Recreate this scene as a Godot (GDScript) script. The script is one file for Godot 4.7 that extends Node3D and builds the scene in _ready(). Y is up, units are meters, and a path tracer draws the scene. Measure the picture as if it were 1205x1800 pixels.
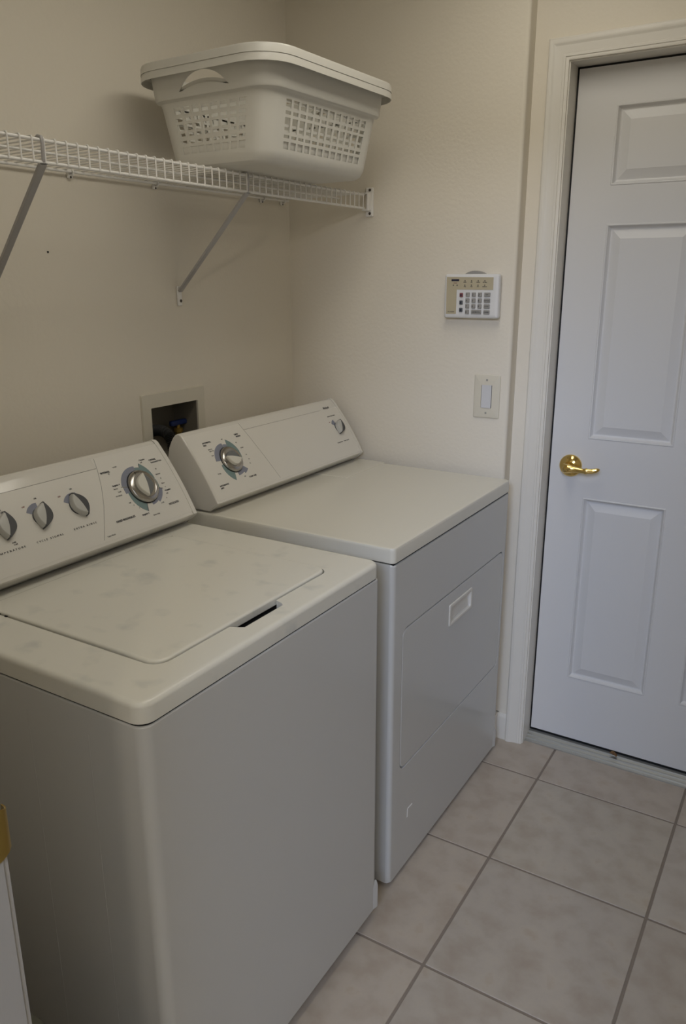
extends Node3D
# A narrow laundry room seen through its doorway: washer, dryer, wire shelf with baskets, entry door.
# x runs to the right along the back wall, y is up, z comes out of the back wall; metres.

const LAMPC := Color(1.000, 0.974, 0.918)
const LAMPE := 0.515
const HALLC := Color(1.000, 0.947, 0.863)
const HALLE := 0.850
const WINC := Color(0.780, 0.855, 1.000)
const WINE := 11.60
const DECK_W := 0.911
const DECK_D := 0.907
const FRONT_W := 0.8102
const FRONT_D := 0.7953

# ------------------------------------------------------------------ mesh building
class MB:
	var a := PackedVector3Array()      # triangle corners, counterclockwise seen from outside

	func tri(p: Vector3, q: Vector3, r: Vector3) -> void:
		a.append(p); a.append(q); a.append(r)

	func quad(p: Vector3, q: Vector3, r: Vector3, s: Vector3) -> void:
		tri(p, q, r); tri(p, r, s)

	func box(lo: Vector3, hi: Vector3) -> void:
		var c := []
		for i in 8:
			c.append(Vector3(hi.x if i & 1 else lo.x, hi.y if i & 2 else lo.y, hi.z if i & 4 else lo.z))
		quad(c[4], c[5], c[7], c[6]); quad(c[1], c[0], c[2], c[3])
		quad(c[5], c[1], c[3], c[7]); quad(c[0], c[4], c[6], c[2])
		quad(c[6], c[7], c[3], c[2]); quad(c[0], c[1], c[5], c[4])

	func cap(ring: PackedVector3Array, flip: bool) -> void:
		var m := Vector3.ZERO
		for p in ring: m += p
		m /= ring.size()
		for i in ring.size():
			var p := ring[i]; var q := ring[(i + 1) % ring.size()]
			if flip: tri(m, q, p)
			else: tri(m, p, q)

	func loft(rings: Array, cap0 := true, cap1 := true, closed := true) -> void:
		var n: int = rings[0].size()
		for k in rings.size() - 1:
			for j in (n if closed else n - 1):
				var j2 := (j + 1) % n
				quad(rings[k][j], rings[k][j2], rings[k + 1][j2], rings[k + 1][j])
		if cap0: cap(rings[0], true)
		if cap1: cap(rings[-1], false)

	# rounded rectangle swept along an axis; profile = [inset, distance along the axis]; U x V = axis
	func slab(c: Vector3, hu: float, hv: float, r: float, profile: Array, U: Vector3, V: Vector3, seg := 5) -> void:
		var W := U.cross(V)
		var rings := []
		for p in profile:
			var ring := PackedVector3Array()
			for q in MB.rr(hu - p[0], hv - p[0], maxf(r - p[0], 0.0004), seg):
				ring.append(c + U * q.x + V * q.y + W * p[1])
			rings.append(ring)
		loft(rings)

	func rbox(c: Vector3, size: Vector3, r: float, seg := 3) -> void:
		var prof := []
		for i in seg + 1:
			var t := PI / 2 * i / seg
			prof.append([r * (1.0 - sin(t)), -size.y / 2 + r * (1.0 - cos(t))])
		for i in seg + 1:
			var t := PI / 2 * (1.0 - float(i) / seg)
			prof.append([r * (1.0 - sin(t)), size.y / 2 - r * (1.0 - cos(t))])
		slab(c, size.z / 2, size.x / 2, r, prof, Vector3.BACK, Vector3.RIGHT, seg)

	static func rr(hu: float, hv: float, r: float, seg: int) -> PackedVector2Array:
		var o := PackedVector2Array()
		for k in 4:
			var cx := (hu - r) * (1 if k == 0 or k == 3 else -1)
			var cy := (hv - r) * (1 if k < 2 else -1)
			for i in seg + 1:
				var t := PI / 2 * (k + float(i) / seg)
				o.append(Vector2(cx + r * cos(t), cy + r * sin(t)))
		return o

	func tube(path: Array, r: float, seg := 8, ends := true) -> void:
		var rings := []
		var t0: Vector3 = (path[1] - path[0]).normalized()
		var u: Vector3 = t0.cross(Vector3.UP if absf(t0.y) < 0.9 else Vector3.RIGHT).normalized()
		for i in path.size():
			var d: Vector3 = (path[mini(i + 1, path.size() - 1)] - path[maxi(i - 1, 0)]).normalized()
			u = (u - d * u.dot(d)).normalized()
			var v := d.cross(u)
			var ring := PackedVector3Array()
			for k in seg:
				var an := TAU * k / seg
				ring.append(path[i] + (u * cos(an) + v * sin(an)) * r)
			rings.append(ring)
		loft(rings, ends, ends)

	# profile = [radius, height along W]
	func lathe(c: Vector3, profile: Array, U: Vector3, V: Vector3, seg := 24, cap0 := true, cap1 := true) -> void:
		var W := U.cross(V)
		var rings := []
		for p in profile:
			var ring := PackedVector3Array()
			for k in seg:
				var an := TAU * k / seg
				ring.append(c + (U * cos(an) + V * sin(an)) * p[0] + W * p[1])
			rings.append(ring)
		loft(rings, cap0, cap1)

	# any flat outline pushed along W from d0 to d1, edges softened by b
	func prism(outline: PackedVector2Array, c: Vector3, U: Vector3, V: Vector3, d0: float, d1: float) -> void:
		var W := U.cross(V)
		var o := outline.duplicate()
		if Geometry2D.is_polygon_clockwise(o): o.reverse()
		var lo := PackedVector3Array(); var hi := PackedVector3Array()
		for q in o:
			lo.append(c + U * q.x + V * q.y + W * d0); hi.append(c + U * q.x + V * q.y + W * d1)
		loft([lo, hi], false, false)
		flat(o, hi, false); flat(o, lo, true)

	func flat(o: PackedVector2Array, at: PackedVector3Array, flip: bool) -> void:
		var ix := Geometry2D.triangulate_polygon(o)
		for i in range(0, ix.size(), 3):
			var p := ix[i]; var q := ix[i + 1]; var r := ix[i + 2]
			if ((o[q] - o[p]).cross(o[r] - o[p]) < 0.0) != flip:
				var s := q; q = r; r = s
			tri(at[p], at[q], at[r])

	func moved(t: Transform3D) -> MB:
		var m := MB.new()
		m.a = t * a
		return m

	func mesh(shift := Vector3.ZERO, crease := 42.0) -> ArrayMesh:
		var n := a.size()
		var key := {}
		var fn := PackedVector3Array(); fn.resize(n / 3)
		for f in n / 3:
			fn[f] = (a[f * 3 + 1] - a[f * 3]).cross(a[f * 3 + 2] - a[f * 3])
		var ids := PackedInt32Array(); ids.resize(n)
		var users := []
		for i in n:
			var k := Vector3i((a[i] * 40000.0).round())
			var id: int = key.get(k, -1)
			if id < 0:
				id = users.size(); key[k] = id; users.append(PackedInt32Array())
			ids[i] = id
			users[id].append(i / 3)
		var lim := cos(deg_to_rad(crease))
		var vv := PackedVector3Array(); var nn := PackedVector3Array()
		vv.resize(n); nn.resize(n)
		var m := 0
		for f in n / 3:
			var me := fn[f]
			if me.length_squared() < 1e-22: continue
			var mu := me.normalized()
			for c in 3:
				var s := Vector3.ZERO
				for g in users[ids[f * 3 + c]]:
					var h := fn[g]
					if h.length_squared() > 1e-22 and h.normalized().dot(mu) > lim: s += h
				var at: int = m + [0, 2, 1][c]
				vv[at] = a[f * 3 + c] - shift
				nn[at] = s.normalized()
			m += 3
		vv.resize(m); nn.resize(m)
		var arr := []; arr.resize(Mesh.ARRAY_MAX)
		arr[Mesh.ARRAY_VERTEX] = vv; arr[Mesh.ARRAY_NORMAL] = nn
		var out := ArrayMesh.new()
		out.add_surface_from_arrays(Mesh.PRIMITIVE_TRIANGLES, arr)
		return out

# ------------------------------------------------------------------ objects
func tag(o: Node, label := "", category := "", group := "", kind := "") -> void:
	if label: o.set_meta("label", label)
	if category: o.set_meta("category", category)
	if group: o.set_meta("group", group)
	if kind: o.set_meta("kind", kind)

func numbered(called: String) -> String:
	if not has_node(called): return called
	var k := 1
	while has_node("%s_%03d" % [called, k]): k += 1
	return "%s_%03d" % [called, k]

func thing(called: String, at: Vector3, label: String, category := "", group := "", kind := "") -> Node3D:
	var o := Node3D.new()
	o.name = numbered(called)
	o.position = at
	add_child(o, true)
	tag(o, label, category, group, kind)
	return o

func origin(n: Node) -> Vector3:
	var s := Vector3.ZERO
	while n != self and n is Node3D:
		s += (n as Node3D).position
		n = n.get_parent()
	return s

# a part: the shape is given in room coordinates and shifted to its parent's origin
func part(parent: Node, called: String, shape: MB, m: Material, label := "", crease := 42.0) -> MeshInstance3D:
	var o := MeshInstance3D.new()
	o.mesh = shape.mesh(origin(parent), crease)
	o.material_override = m
	if parent == self:
		o.name = numbered(called)
	else:
		var k := 0
		o.name = called
		while parent.has_node(NodePath(o.name)):
			k += 1
			o.name = "%s_%03d" % [called, k]
	parent.add_child(o, true)
	if label: o.set_meta("label", label)
	return o

func whole(called: String, shape: MB, m: Material, label: String, category := "", group := "", kind := "") -> MeshInstance3D:
	var o := part(self, called, shape, m)
	tag(o, label, category, group, kind)
	return o

func copy_part(src: MeshInstance3D, parent: Node, at: Vector3) -> MeshInstance3D:
	var o := MeshInstance3D.new()
	o.mesh = src.mesh; o.material_override = src.material_override
	var base := src.name.rstrip("0123456789").rstrip("_")
	var k := 1
	while parent.has_node("%s_%03d" % [base, k]): k += 1
	o.name = "%s_%03d" % [base, k]
	o.position = at
	parent.add_child(o, true)
	return o

func lettering(parent: Node, words: String, high: float, at: Vector3, right: Vector3, up: Vector3, m: Material, font: Font, wide := 1.0, align := HORIZONTAL_ALIGNMENT_LEFT, called := "lettering") -> void:
	var t := TextMesh.new()
	t.text = words
	t.font = font
	t.font_size = 32
	t.pixel_size = high / 23.0          # capitals of this font are about 23 of its 32 pixels high
	t.depth = 0.0004 / 1.0
	t.curve_step = 2.0
	t.horizontal_alignment = align
	t.vertical_alignment = VERTICAL_ALIGNMENT_CENTER
	var o := MeshInstance3D.new()
	o.mesh = t
	o.material_override = m
	var k := 0
	o.name = called
	while parent.has_node(NodePath(o.name)):
		k += 1
		o.name = "%s_%03d" % [called, k]
	parent.add_child(o, true)
	var nrm := right.cross(up).normalized()
	o.transform = Transform3D(Basis(right.normalized() * wide, up.normalized(), nrm), at - origin(parent))

func paint(c: Color, rough := 0.5, metal := 0.0, spec := 0.5) -> StandardMaterial3D:
	var m := StandardMaterial3D.new()
	m.albedo_color = c
	m.roughness = rough
	m.metallic = metal
	m.metallic_specular = spec
	return m

func noise_tex(freq: float, seed_: int, ramp: Array, size := 512, octaves := 4, normal := false, bump := 4.0) -> NoiseTexture2D:
	var f := FastNoiseLite.new()
	f.seed = seed_
	f.frequency = freq
	f.noise_type = FastNoiseLite.TYPE_SIMPLEX_SMOOTH
	f.fractal_octaves = octaves
	var t := NoiseTexture2D.new()
	t.width = size; t.height = size
	t.seamless = true
	t.noise = f
	if normal:
		t.as_normal_map = true
		t.bump_strength = bump
	else:
		var g := Gradient.new()
		g.offsets = PackedFloat32Array(); g.colors = PackedColorArray()
		for p in ramp: g.add_point(p[0], p[1])
		t.color_ramp = g
	return t

func rgb(r: int, g: int, b: int) -> Color:
	return Color8(r, g, b)

var M := {}
var sans: SystemFont
var sans_bold: SystemFont
var serif: SystemFont
var spaced: FontVariation

func make_materials() -> void:
	sans = SystemFont.new(); sans.font_names = PackedStringArray(["Droid Sans"])
	sans_bold = SystemFont.new(); sans_bold.font_names = PackedStringArray(["Droid Sans"]); sans_bold.font_weight = 700
	serif = SystemFont.new(); serif.font_names = PackedStringArray(["Droid Serif"]); serif.font_italic = true
	spaced = FontVariation.new(); spaced.base_font = sans; spaced.spacing_glyph = 9
	var wall_bump := noise_tex(0.06, 11, [], 512, 3, true, 3.0)
	M.wall = paint(rgb(226, 219, 205), 0.75, 0, 0.3)
	M.wall.normal_enabled = true; M.wall.normal_texture = wall_bump; M.wall.normal_scale = 0.14
	M.wall.uv1_triplanar = true; M.wall.uv1_world_triplanar = true; M.wall.uv1_scale = Vector3.ONE * 2.2
	M.ceiling = paint(rgb(226, 222, 208), 0.9)
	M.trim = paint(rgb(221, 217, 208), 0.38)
	M.trim_in_shade = paint(rgb(160, 156, 150), 0.45)  # white trim darkened: the shadow on the left frame is put into its colour
	M.door = paint(rgb(214, 213, 212), 0.42)
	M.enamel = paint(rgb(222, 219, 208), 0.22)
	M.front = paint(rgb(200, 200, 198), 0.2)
	M.plastic = paint(rgb(220, 217, 210), 0.13)
	M.film = paint(rgb(220, 217, 210), 0.42)
	# the washer's lid and deck carry faint grey smudges of use
	M.lid = paint(Color.WHITE, 0.27)
	M.lid.albedo_texture = noise_tex(0.008, 5, [[0.0, rgb(206, 206, 201)], [0.2, rgb(217, 216, 208)], [0.34, rgb(223, 221, 212)], [1.0, rgb(224, 222, 213)]], 512, 4)
	M.lid.uv1_triplanar = true; M.lid.uv1_scale = Vector3.ONE * 2.3
	M.dark = paint(rgb(22, 22, 22), 0.7)
	M.white = paint(rgb(250, 250, 250), 0.35)
	M.seam = paint(rgb(140, 138, 132), 0.6)
	M.seam_dark = paint(rgb(62, 60, 58), 0.6)
	M.rubber = paint(rgb(10, 10, 11), 0.65)
	M.ink = paint(rgb(58, 58, 62), 0.6)
	M.ink_soft = paint(rgb(120, 118, 116), 0.6)
	M.ink_red = paint(rgb(150, 84, 76), 0.6)
	M.steel = paint(rgb(176, 173, 168), 0.22, 1.0)
	M.knob_light = paint(rgb(190, 190, 186), 0.3)
	M.knob_white = paint(rgb(216, 214, 204), 0.3)
	M.knob_grey = paint(rgb(110, 113, 114), 0.4)
	M.knob_dark = paint(rgb(72, 73, 76), 0.45)
	M.mark_teal = paint(rgb(118, 140, 140), 0.5)
	M.mark_blue = paint(rgb(132, 136, 152), 0.5)
	M.basket = paint(rgb(212, 210, 202), 0.36)
	M.basket.backlight_enabled = true; M.basket.backlight = Color(0.12, 0.115, 0.1)
	M.wire = paint(rgb(232, 230, 226), 0.35)
	M.brace = paint(rgb(176, 174, 174), 0.42, 0.25)
	M.screw = paint(rgb(90, 84, 78), 0.4, 0.8)
	M.brass = paint(rgb(232, 202, 128), 0.12, 1.0)
	M.brass_old = paint(rgb(176, 150, 84), 0.35, 0.9)
	M.alu = paint(rgb(186, 186, 180), 0.36, 0.7)
	M.plate = paint(rgb(214, 208, 192), 0.4)
	M.rocker = paint(rgb(206, 206, 208), 0.3)
	M.keypad = paint(rgb(222, 222, 222), 0.4)
	M.keypad_tan = paint(rgb(184, 174, 148), 0.45)
	M.key = paint(rgb(150, 148, 144), 0.5)
	M.key_dark = paint(rgb(84, 88, 92), 0.5)
	M.key_red = paint(rgb(128, 70, 72), 0.5)
	M.navy = paint(rgb(40, 42, 62), 0.4)
	M.box_inside = paint(rgb(118, 112, 100), 0.6)
	M.valve_blue = paint(rgb(22, 42, 96), 0.4)
	M.leaf = paint(rgb(112, 82, 50), 0.8)
	M.bin = paint(rgb(120, 120, 108), 0.5)
	M.grout = paint(rgb(132, 121, 110), 0.9)
	M.hall = paint(rgb(206, 200, 186), 0.85)
	M.hall_floor = paint(rgb(150, 136, 116), 0.8)
	var t := noise_tex(0.0065, 21, [[0.0, rgb(168, 156, 143)], [0.35, rgb(176, 166, 154)], [0.55, rgb(181, 172, 161)], [0.75, rgb(184, 175, 163)], [1.0, rgb(176, 163, 148)]], 1024, 5)
	var tr := noise_tex(0.02, 8, [[0.0, Color(0.36, 0.36, 0.36)], [1.0, Color(0.52, 0.52, 0.52)]], 512, 3)
	M.tiles = []
	for k in 5:
		var m := paint([Color.WHITE, Color(0.97, 0.965, 0.96), Color(0.985, 0.98, 0.965), Color(0.96, 0.96, 0.965), Color(0.99, 0.975, 0.96)][k], 1.0)
		m.albedo_texture = t
		m.roughness_texture = tr
		m.uv1_triplanar = true
		m.uv1_scale = Vector3.ONE * 1.5
		m.uv1_offset = Vector3(k * 0.31, k * 0.17, k * 0.43)
		M.tiles.append(m)

# ------------------------------------------------------------------ control console of washer and dryer
# the console's sloped face: arc length v up the face, 0 at its lower bend
var face_table := []
func make_face_table() -> void:
	var B := Vector2(-0.5005, 0.029); var C := Vector2(-0.547, 0.1163); var T := Vector2(-0.613, 0.190)
	var s := 0.0
	var last := B
	for i in 121:
		var t := i / 120.0
		var p := B * (1 - t) * (1 - t) + C * 2 * t * (1 - t) + T * t * t
		s += p.distance_to(last)
		last = p
		face_table.append([s, p])

func face_at(v: float) -> Array:            # [dz, dy] point and tangent
	var i := 1
	while i < 119 and face_table[i][0] < v: i += 1
	var a: Array = face_table[i - 1]; var b: Array = face_table[i]
	var f: float = (v - a[0]) / (b[0] - a[0])
	var p: Vector2 = a[1].lerp(b[1], f)
	return [p, (b[1] - a[1]).normalized()]

class Face:
	var s; var zf := 0.0; var hd := 0.0
	func p(u: float, v: float, h := 0.0) -> Vector3:
		v += 0.0010
		var q: Array = s.face_at(v)
		return Vector3(u + 0.0022, hd + q[0].y, zf + q[0].x) + n(v) * h
	func up(v: float) -> Vector3:
		var t: Vector2 = s.face_at(v)[1]
		return Vector3(0, t.y, t.x)
	func n(v: float) -> Vector3:
		return Vector3.RIGHT.cross(up(v)).normalized()

# a flat mark printed on the face: sector of a ring round (cu, cv) whose outer radius runs from r0 to r1
func face_sector(f: Face, cu: float, cv: float, a0: float, a1: float, ri: float, r0: float, r1: float) -> MB:
	var m := MB.new()
	var lo := []; var n := 12
	for i in n + 1:
		var t := i / float(n)
		var an := deg_to_rad(lerpf(a0, a1, t)); var ro := lerpf(r0, r1, t)
		var row := []
		for h in [0.0007, -0.001]:
			row.append(f.p(cu + cos(an) * ri, cv + sin(an) * ri, h))
			row.append(f.p(cu + cos(an) * ro, cv + sin(an) * ro, h))
		lo.append(row)
	for i in n:
		var p = lo[i]; var q = lo[i + 1]
		if a1 < a0: p = lo[i + 1]; q = lo[i]
		m.quad(p[0], p[1], q[1], q[0]); m.quad(p[1], p[3], q[3], q[1]); m.quad(p[2], p[0], q[0], q[2])
	var e0 = lo[0]; var e1 = lo[n]
	if a1 < a0: e0 = lo[n]; e1 = lo[0]
	m.quad(e0[2], e0[3], e0[1], e0[0]); m.quad(e1[0], e1[1], e1[3], e1[2])
	return m

func face_line(f: Face, pts: Array, w: float) -> MB:
	var m := MB.new()
	var fine := []
	for i in pts.size() - 1:
		for k in 8:
			fine.append(pts[i].lerp(pts[i + 1], k / 8.0))
	fine.append(pts[-1])
	for i in fine.size() - 1:
		var d: Vector2 = (fine[i + 1] - fine[i]).normalized()
		var s := Vector2(-d.y, d.x) * w / 2
		var p: Vector2 = fine[i]; var q: Vector2 = fine[i + 1]
		var h := 0.0006
		m.quad(f.p(p.x - s.x, p.y - s.y, h), f.p(q.x - s.x, q.y - s.y, h), f.p(q.x + s.x, q.y + s.y, h), f.p(p.x + s.x, p.y + s.y, h))
		m.quad(f.p(p.x - s.x, p.y - s.y, -h), f.p(q.x - s.x, q.y - s.y, -h), f.p(q.x - s.x, q.y - s.y, h), f.p(p.x - s.x, p.y - s.y, h))
		m.quad(f.p(q.x + s.x, q.y + s.y, -h), f.p(p.x + s.x, p.y + s.y, -h), f.p(p.x + s.x, p.y + s.y, h), f.p(q.x + s.x, q.y + s.y, h))
	return m

# the thin matt film that carries the print, laid on the glossy console between u0..u1 and v0..v1
func face_sheet(f: Face, u0: float, u1: float, v0: float, v1: float) -> MB:
	var m := MB.new()
	var n := 16
	for i in n:
		var a := lerpf(v0, v1, i / float(n)); var b := lerpf(v0, v1, (i + 1) / float(n))
		m.quad(f.p(u0, a, 0.0003), f.p(u1, a, 0.0003), f.p(u1, b, 0.0003), f.p(u0, b, 0.0003))
	m.quad(f.p(u0, v1, 0.0003), f.p(u1, v1, 0.0003), f.p(u1, v1, -0.0003), f.p(u0, v1, -0.0003))
	m.quad(f.p(u0, v0, -0.0003), f.p(u1, v0, -0.0003), f.p(u1, v0, 0.0003), f.p(u0, v0, 0.0003))
	return m

func face_text(parent: Node, f: Face, words: String, u: float, v: float, high: float, width: float, m: Material, font: Font) -> void:
	# width: the length the words take on the panel
	var probe := font.get_string_size(words, HORIZONTAL_ALIGNMENT_LEFT, -1, 32).x * high / 23.0
	lettering(parent, words, high, f.p(u, v, 0.0008), Vector3.RIGHT, f.up(v), m, font, width / probe if width > 0.0 else 1.0)

func console_outline(grow: float) -> PackedVector2Array:      # (y, z) relative to deck and machine front
	var o := PackedVector2Array()
	o.append(Vector2(0.003, -0.672)); o.append(Vector2(0.003, -0.531)); o.append(Vector2(0.010, -0.522)); o.append(Vector2(0.0245, -0.503))
	for i in 25:
		var p: Vector2 = face_table[i * 5][1]
		o.append(Vector2(p.y, p.x))
	for p in [[0.1935, -0.6195], [0.1935, -0.627], [0.190, -0.6345], [0.183, -0.6415], [0.170, -0.650], [0.155, -0.6575], [0.12, -0.666], [0.08, -0.670]]:
		o.append(Vector2(p[0], p[1]))
	if Geometry2D.is_polygon_clockwise(o): o.reverse()
	if grow != 0.0:
		var c := Vector2(0.09, -0.60)
		for i in o.size():
			var n := (o[(i + 1) % o.size()] - o[i - 1]).orthogonal().normalized()
			if n.dot(o[i] - c) < 0: n = -n
			o[i] += n * grow
	return o

func console_piece(f: Face, x0: float, x1: float, round0: float, round1: float, grow := 0.0) -> MB:
	var m := MB.new()
	var rings := []
	var xs := []
	for k in 4:
		if round0 > 0.0: xs.append([x0 + round0 * (1 - cos(PI / 2 * k / 3.0)), -round0 * (1 - sin(PI / 2 * k / 3.0))])
	if round0 <= 0.0: xs.append([x0, 0.0])
	if round1 <= 0.0: xs.append([x1, 0.0])
	for k in 4:
		if round1 > 0.0: xs.append([x1 - round1 * (1 - sin(PI / 2 * (3 - k) / 3.0 + 0.0)) if false else x1 - round1 * (1 - sin(PI / 2 * k / 3.0)), -round1 * (1 - cos(PI / 2 * k / 3.0))])
	for e in xs:
		var ring := PackedVector3Array()
		for q in console_outline(grow + e[1]):
			ring.append(Vector3(e[0], f.hd + q.x, f.zf + q.y))
		rings.append(ring)
	m.loft(rings, false, false)
	for k in [0, 1]:
		var ring: PackedVector3Array = rings[-1] if k else rings[0]
		var o := PackedVector2Array()
		for p in ring: o.append(Vector2(p.y, p.z))
		m.flat(o, ring, k == 0)
	return m

# a lens outline along U between two arcs whose bulge towards V is b0 and b1
func lens(l: float, b0: float, b1: float) -> PackedVector2Array:
	var o := PackedVector2Array()
	var n := 12
	for i in n + 1:
		var t := -1.0 + 2.0 * i / n
		o.append(Vector2(t * l / 2, b0 * (1 - t * t) - (0.0 if absf(t) < 1.0 else 0.0004)))
	for i in n + 1:
		var t := 1.0 - 2.0 * i / n
		o.append(Vector2(t * l / 2, b1 * (1 - t * t) + (0.0 if absf(t) < 1.0 else 0.0004)))
	return o

func fin(c: Vector3, U: Vector3, V: Vector3, outline: PackedVector2Array, h0: float, h1: float, shrink := 0.86) -> MB:
	var m := MB.new()
	var W := U.cross(V)
	var o := outline.duplicate()
	if Geometry2D.is_polygon_clockwise(o): o.reverse()
	var mid := Vector2.ZERO
	for q in o: mid += q / o.size()
	var rings := []
	for e in [[1.0, h0], [0.98, lerpf(h0, h1, 0.7)], [lerpf(1.0, shrink, 0.5), lerpf(h0, h1, 0.93)], [shrink, h1]]:
		var ring := PackedVector3Array()
		for q in o:
			var p: Vector2 = mid + (q - mid) * e[0]
			ring.append(c + U * p.x + V * p.y + W * e[1])
		rings.append(ring)
	m.loft(rings)
	return m

func selector(parent: Node, f: Face, u: float, v: float, axis_deg: float, arc0: float, arc1: float, size := 1.0) -> void:
	var n := f.n(v); var up := f.up(v)
	var an := deg_to_rad(axis_deg)
	var U := Vector3.RIGHT * cos(an) + up * sin(an)
	var V := n.cross(U)
	var c := f.p(u, v)
	if arc1 > arc0:
		part(parent.get_node("console"), "dial_mark", face_sector(f, u, v, arc0, arc1, 0.016, 0.0310, 0.0310), M.mark_blue)
	var base := MB.new()
	base.lathe(c, [[0.0195 * size, -0.004], [0.0195 * size, 0.0012], [0.0185 * size, 0.002]], U, V, 24)
	var k := part(parent, "selector_knob", base, M.knob_dark)
	part(k, "grip", fin(c, U, V, lens(0.0575 * size, -0.0190 * size, 0.0080 * size), 0.001, 0.0145, 0.90), M.knob_dark, "body of the grip, dark grey as its ridge shading")  # dark crescent beside the face: shading of the ridge put into the colour
	part(k, "grip_face", fin(c, U, V, lens(0.0545 * size, -0.0040 * size, 0.0175 * size), 0.0015, 0.0150, 0.80), M.knob_light, "light grey face of the grip")

func timer_dial(parent: Node, f: Face, u: float, v: float, r: float, axis_deg: float) -> void:
	var n := f.n(v); var up := f.up(v)
	var an := deg_to_rad(axis_deg)
	var U := Vector3.RIGHT * cos(an) + up * sin(an)
	var V := n.cross(U)
	var c := f.p(u, v)
	var shadow := MB.new()
	shadow.lathe(c, [[r + 0.001, -0.006], [r + 0.001, 0.0012]], U, V, 40)
	var k := part(parent, "timer_dial", shadow, M.dark)
	var ring := MB.new()
	ring.lathe(c, [[r - 0.001, -0.004], [r, 0.002], [r - 0.001, 0.006], [r - 0.005, 0.0095], [r - 0.0105, 0.0105], [r - 0.0125, 0.009]], U, V, 44)
	part(k, "dial_ring", ring, M.steel, "brushed silver ring")
	part(k, "grip", fin(c, U, V, lens(r * 1.46, -r * 0.56, r * 0.42), 0.004, 0.0140, 0.9), M.knob_grey, "grey side of the grip")
	part(k, "grip_face", fin(c, U, V, lens(r * 1.44, -r * 0.08, r * 0.58), 0.004, 0.0175, 0.86), M.knob_white, "white side of the grip")
	var tick := MB.new()
	tick.rbox(Vector3.ZERO, Vector3(0.0065, 0.0012, 0.0016), 0.0005, 2)
	part(k, "pointer", tick.moved(Transform3D(Basis(U, n, U.cross(n)), c + (U * 0.80 + V * 0.46).normalized() * (r - 0.006) + n * 0.0102)), M.dark, "black pointer mark")

# ------------------------------------------------------------------ machines
func deck_outer(x0: float, x1: float, z0: float, z1: float, r: float, inset: float, y: float, seg := 6) -> PackedVector3Array:
	var ring := PackedVector3Array()
	for q in MB.rr((z1 - z0) / 2 - inset, (x1 - x0) / 2 - inset, maxf(r - inset, 0.0005), seg):
		ring.append(Vector3((x0 + x1) / 2 + q.y, y, (z0 + z1) / 2 + q.x))
	return ring

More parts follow.
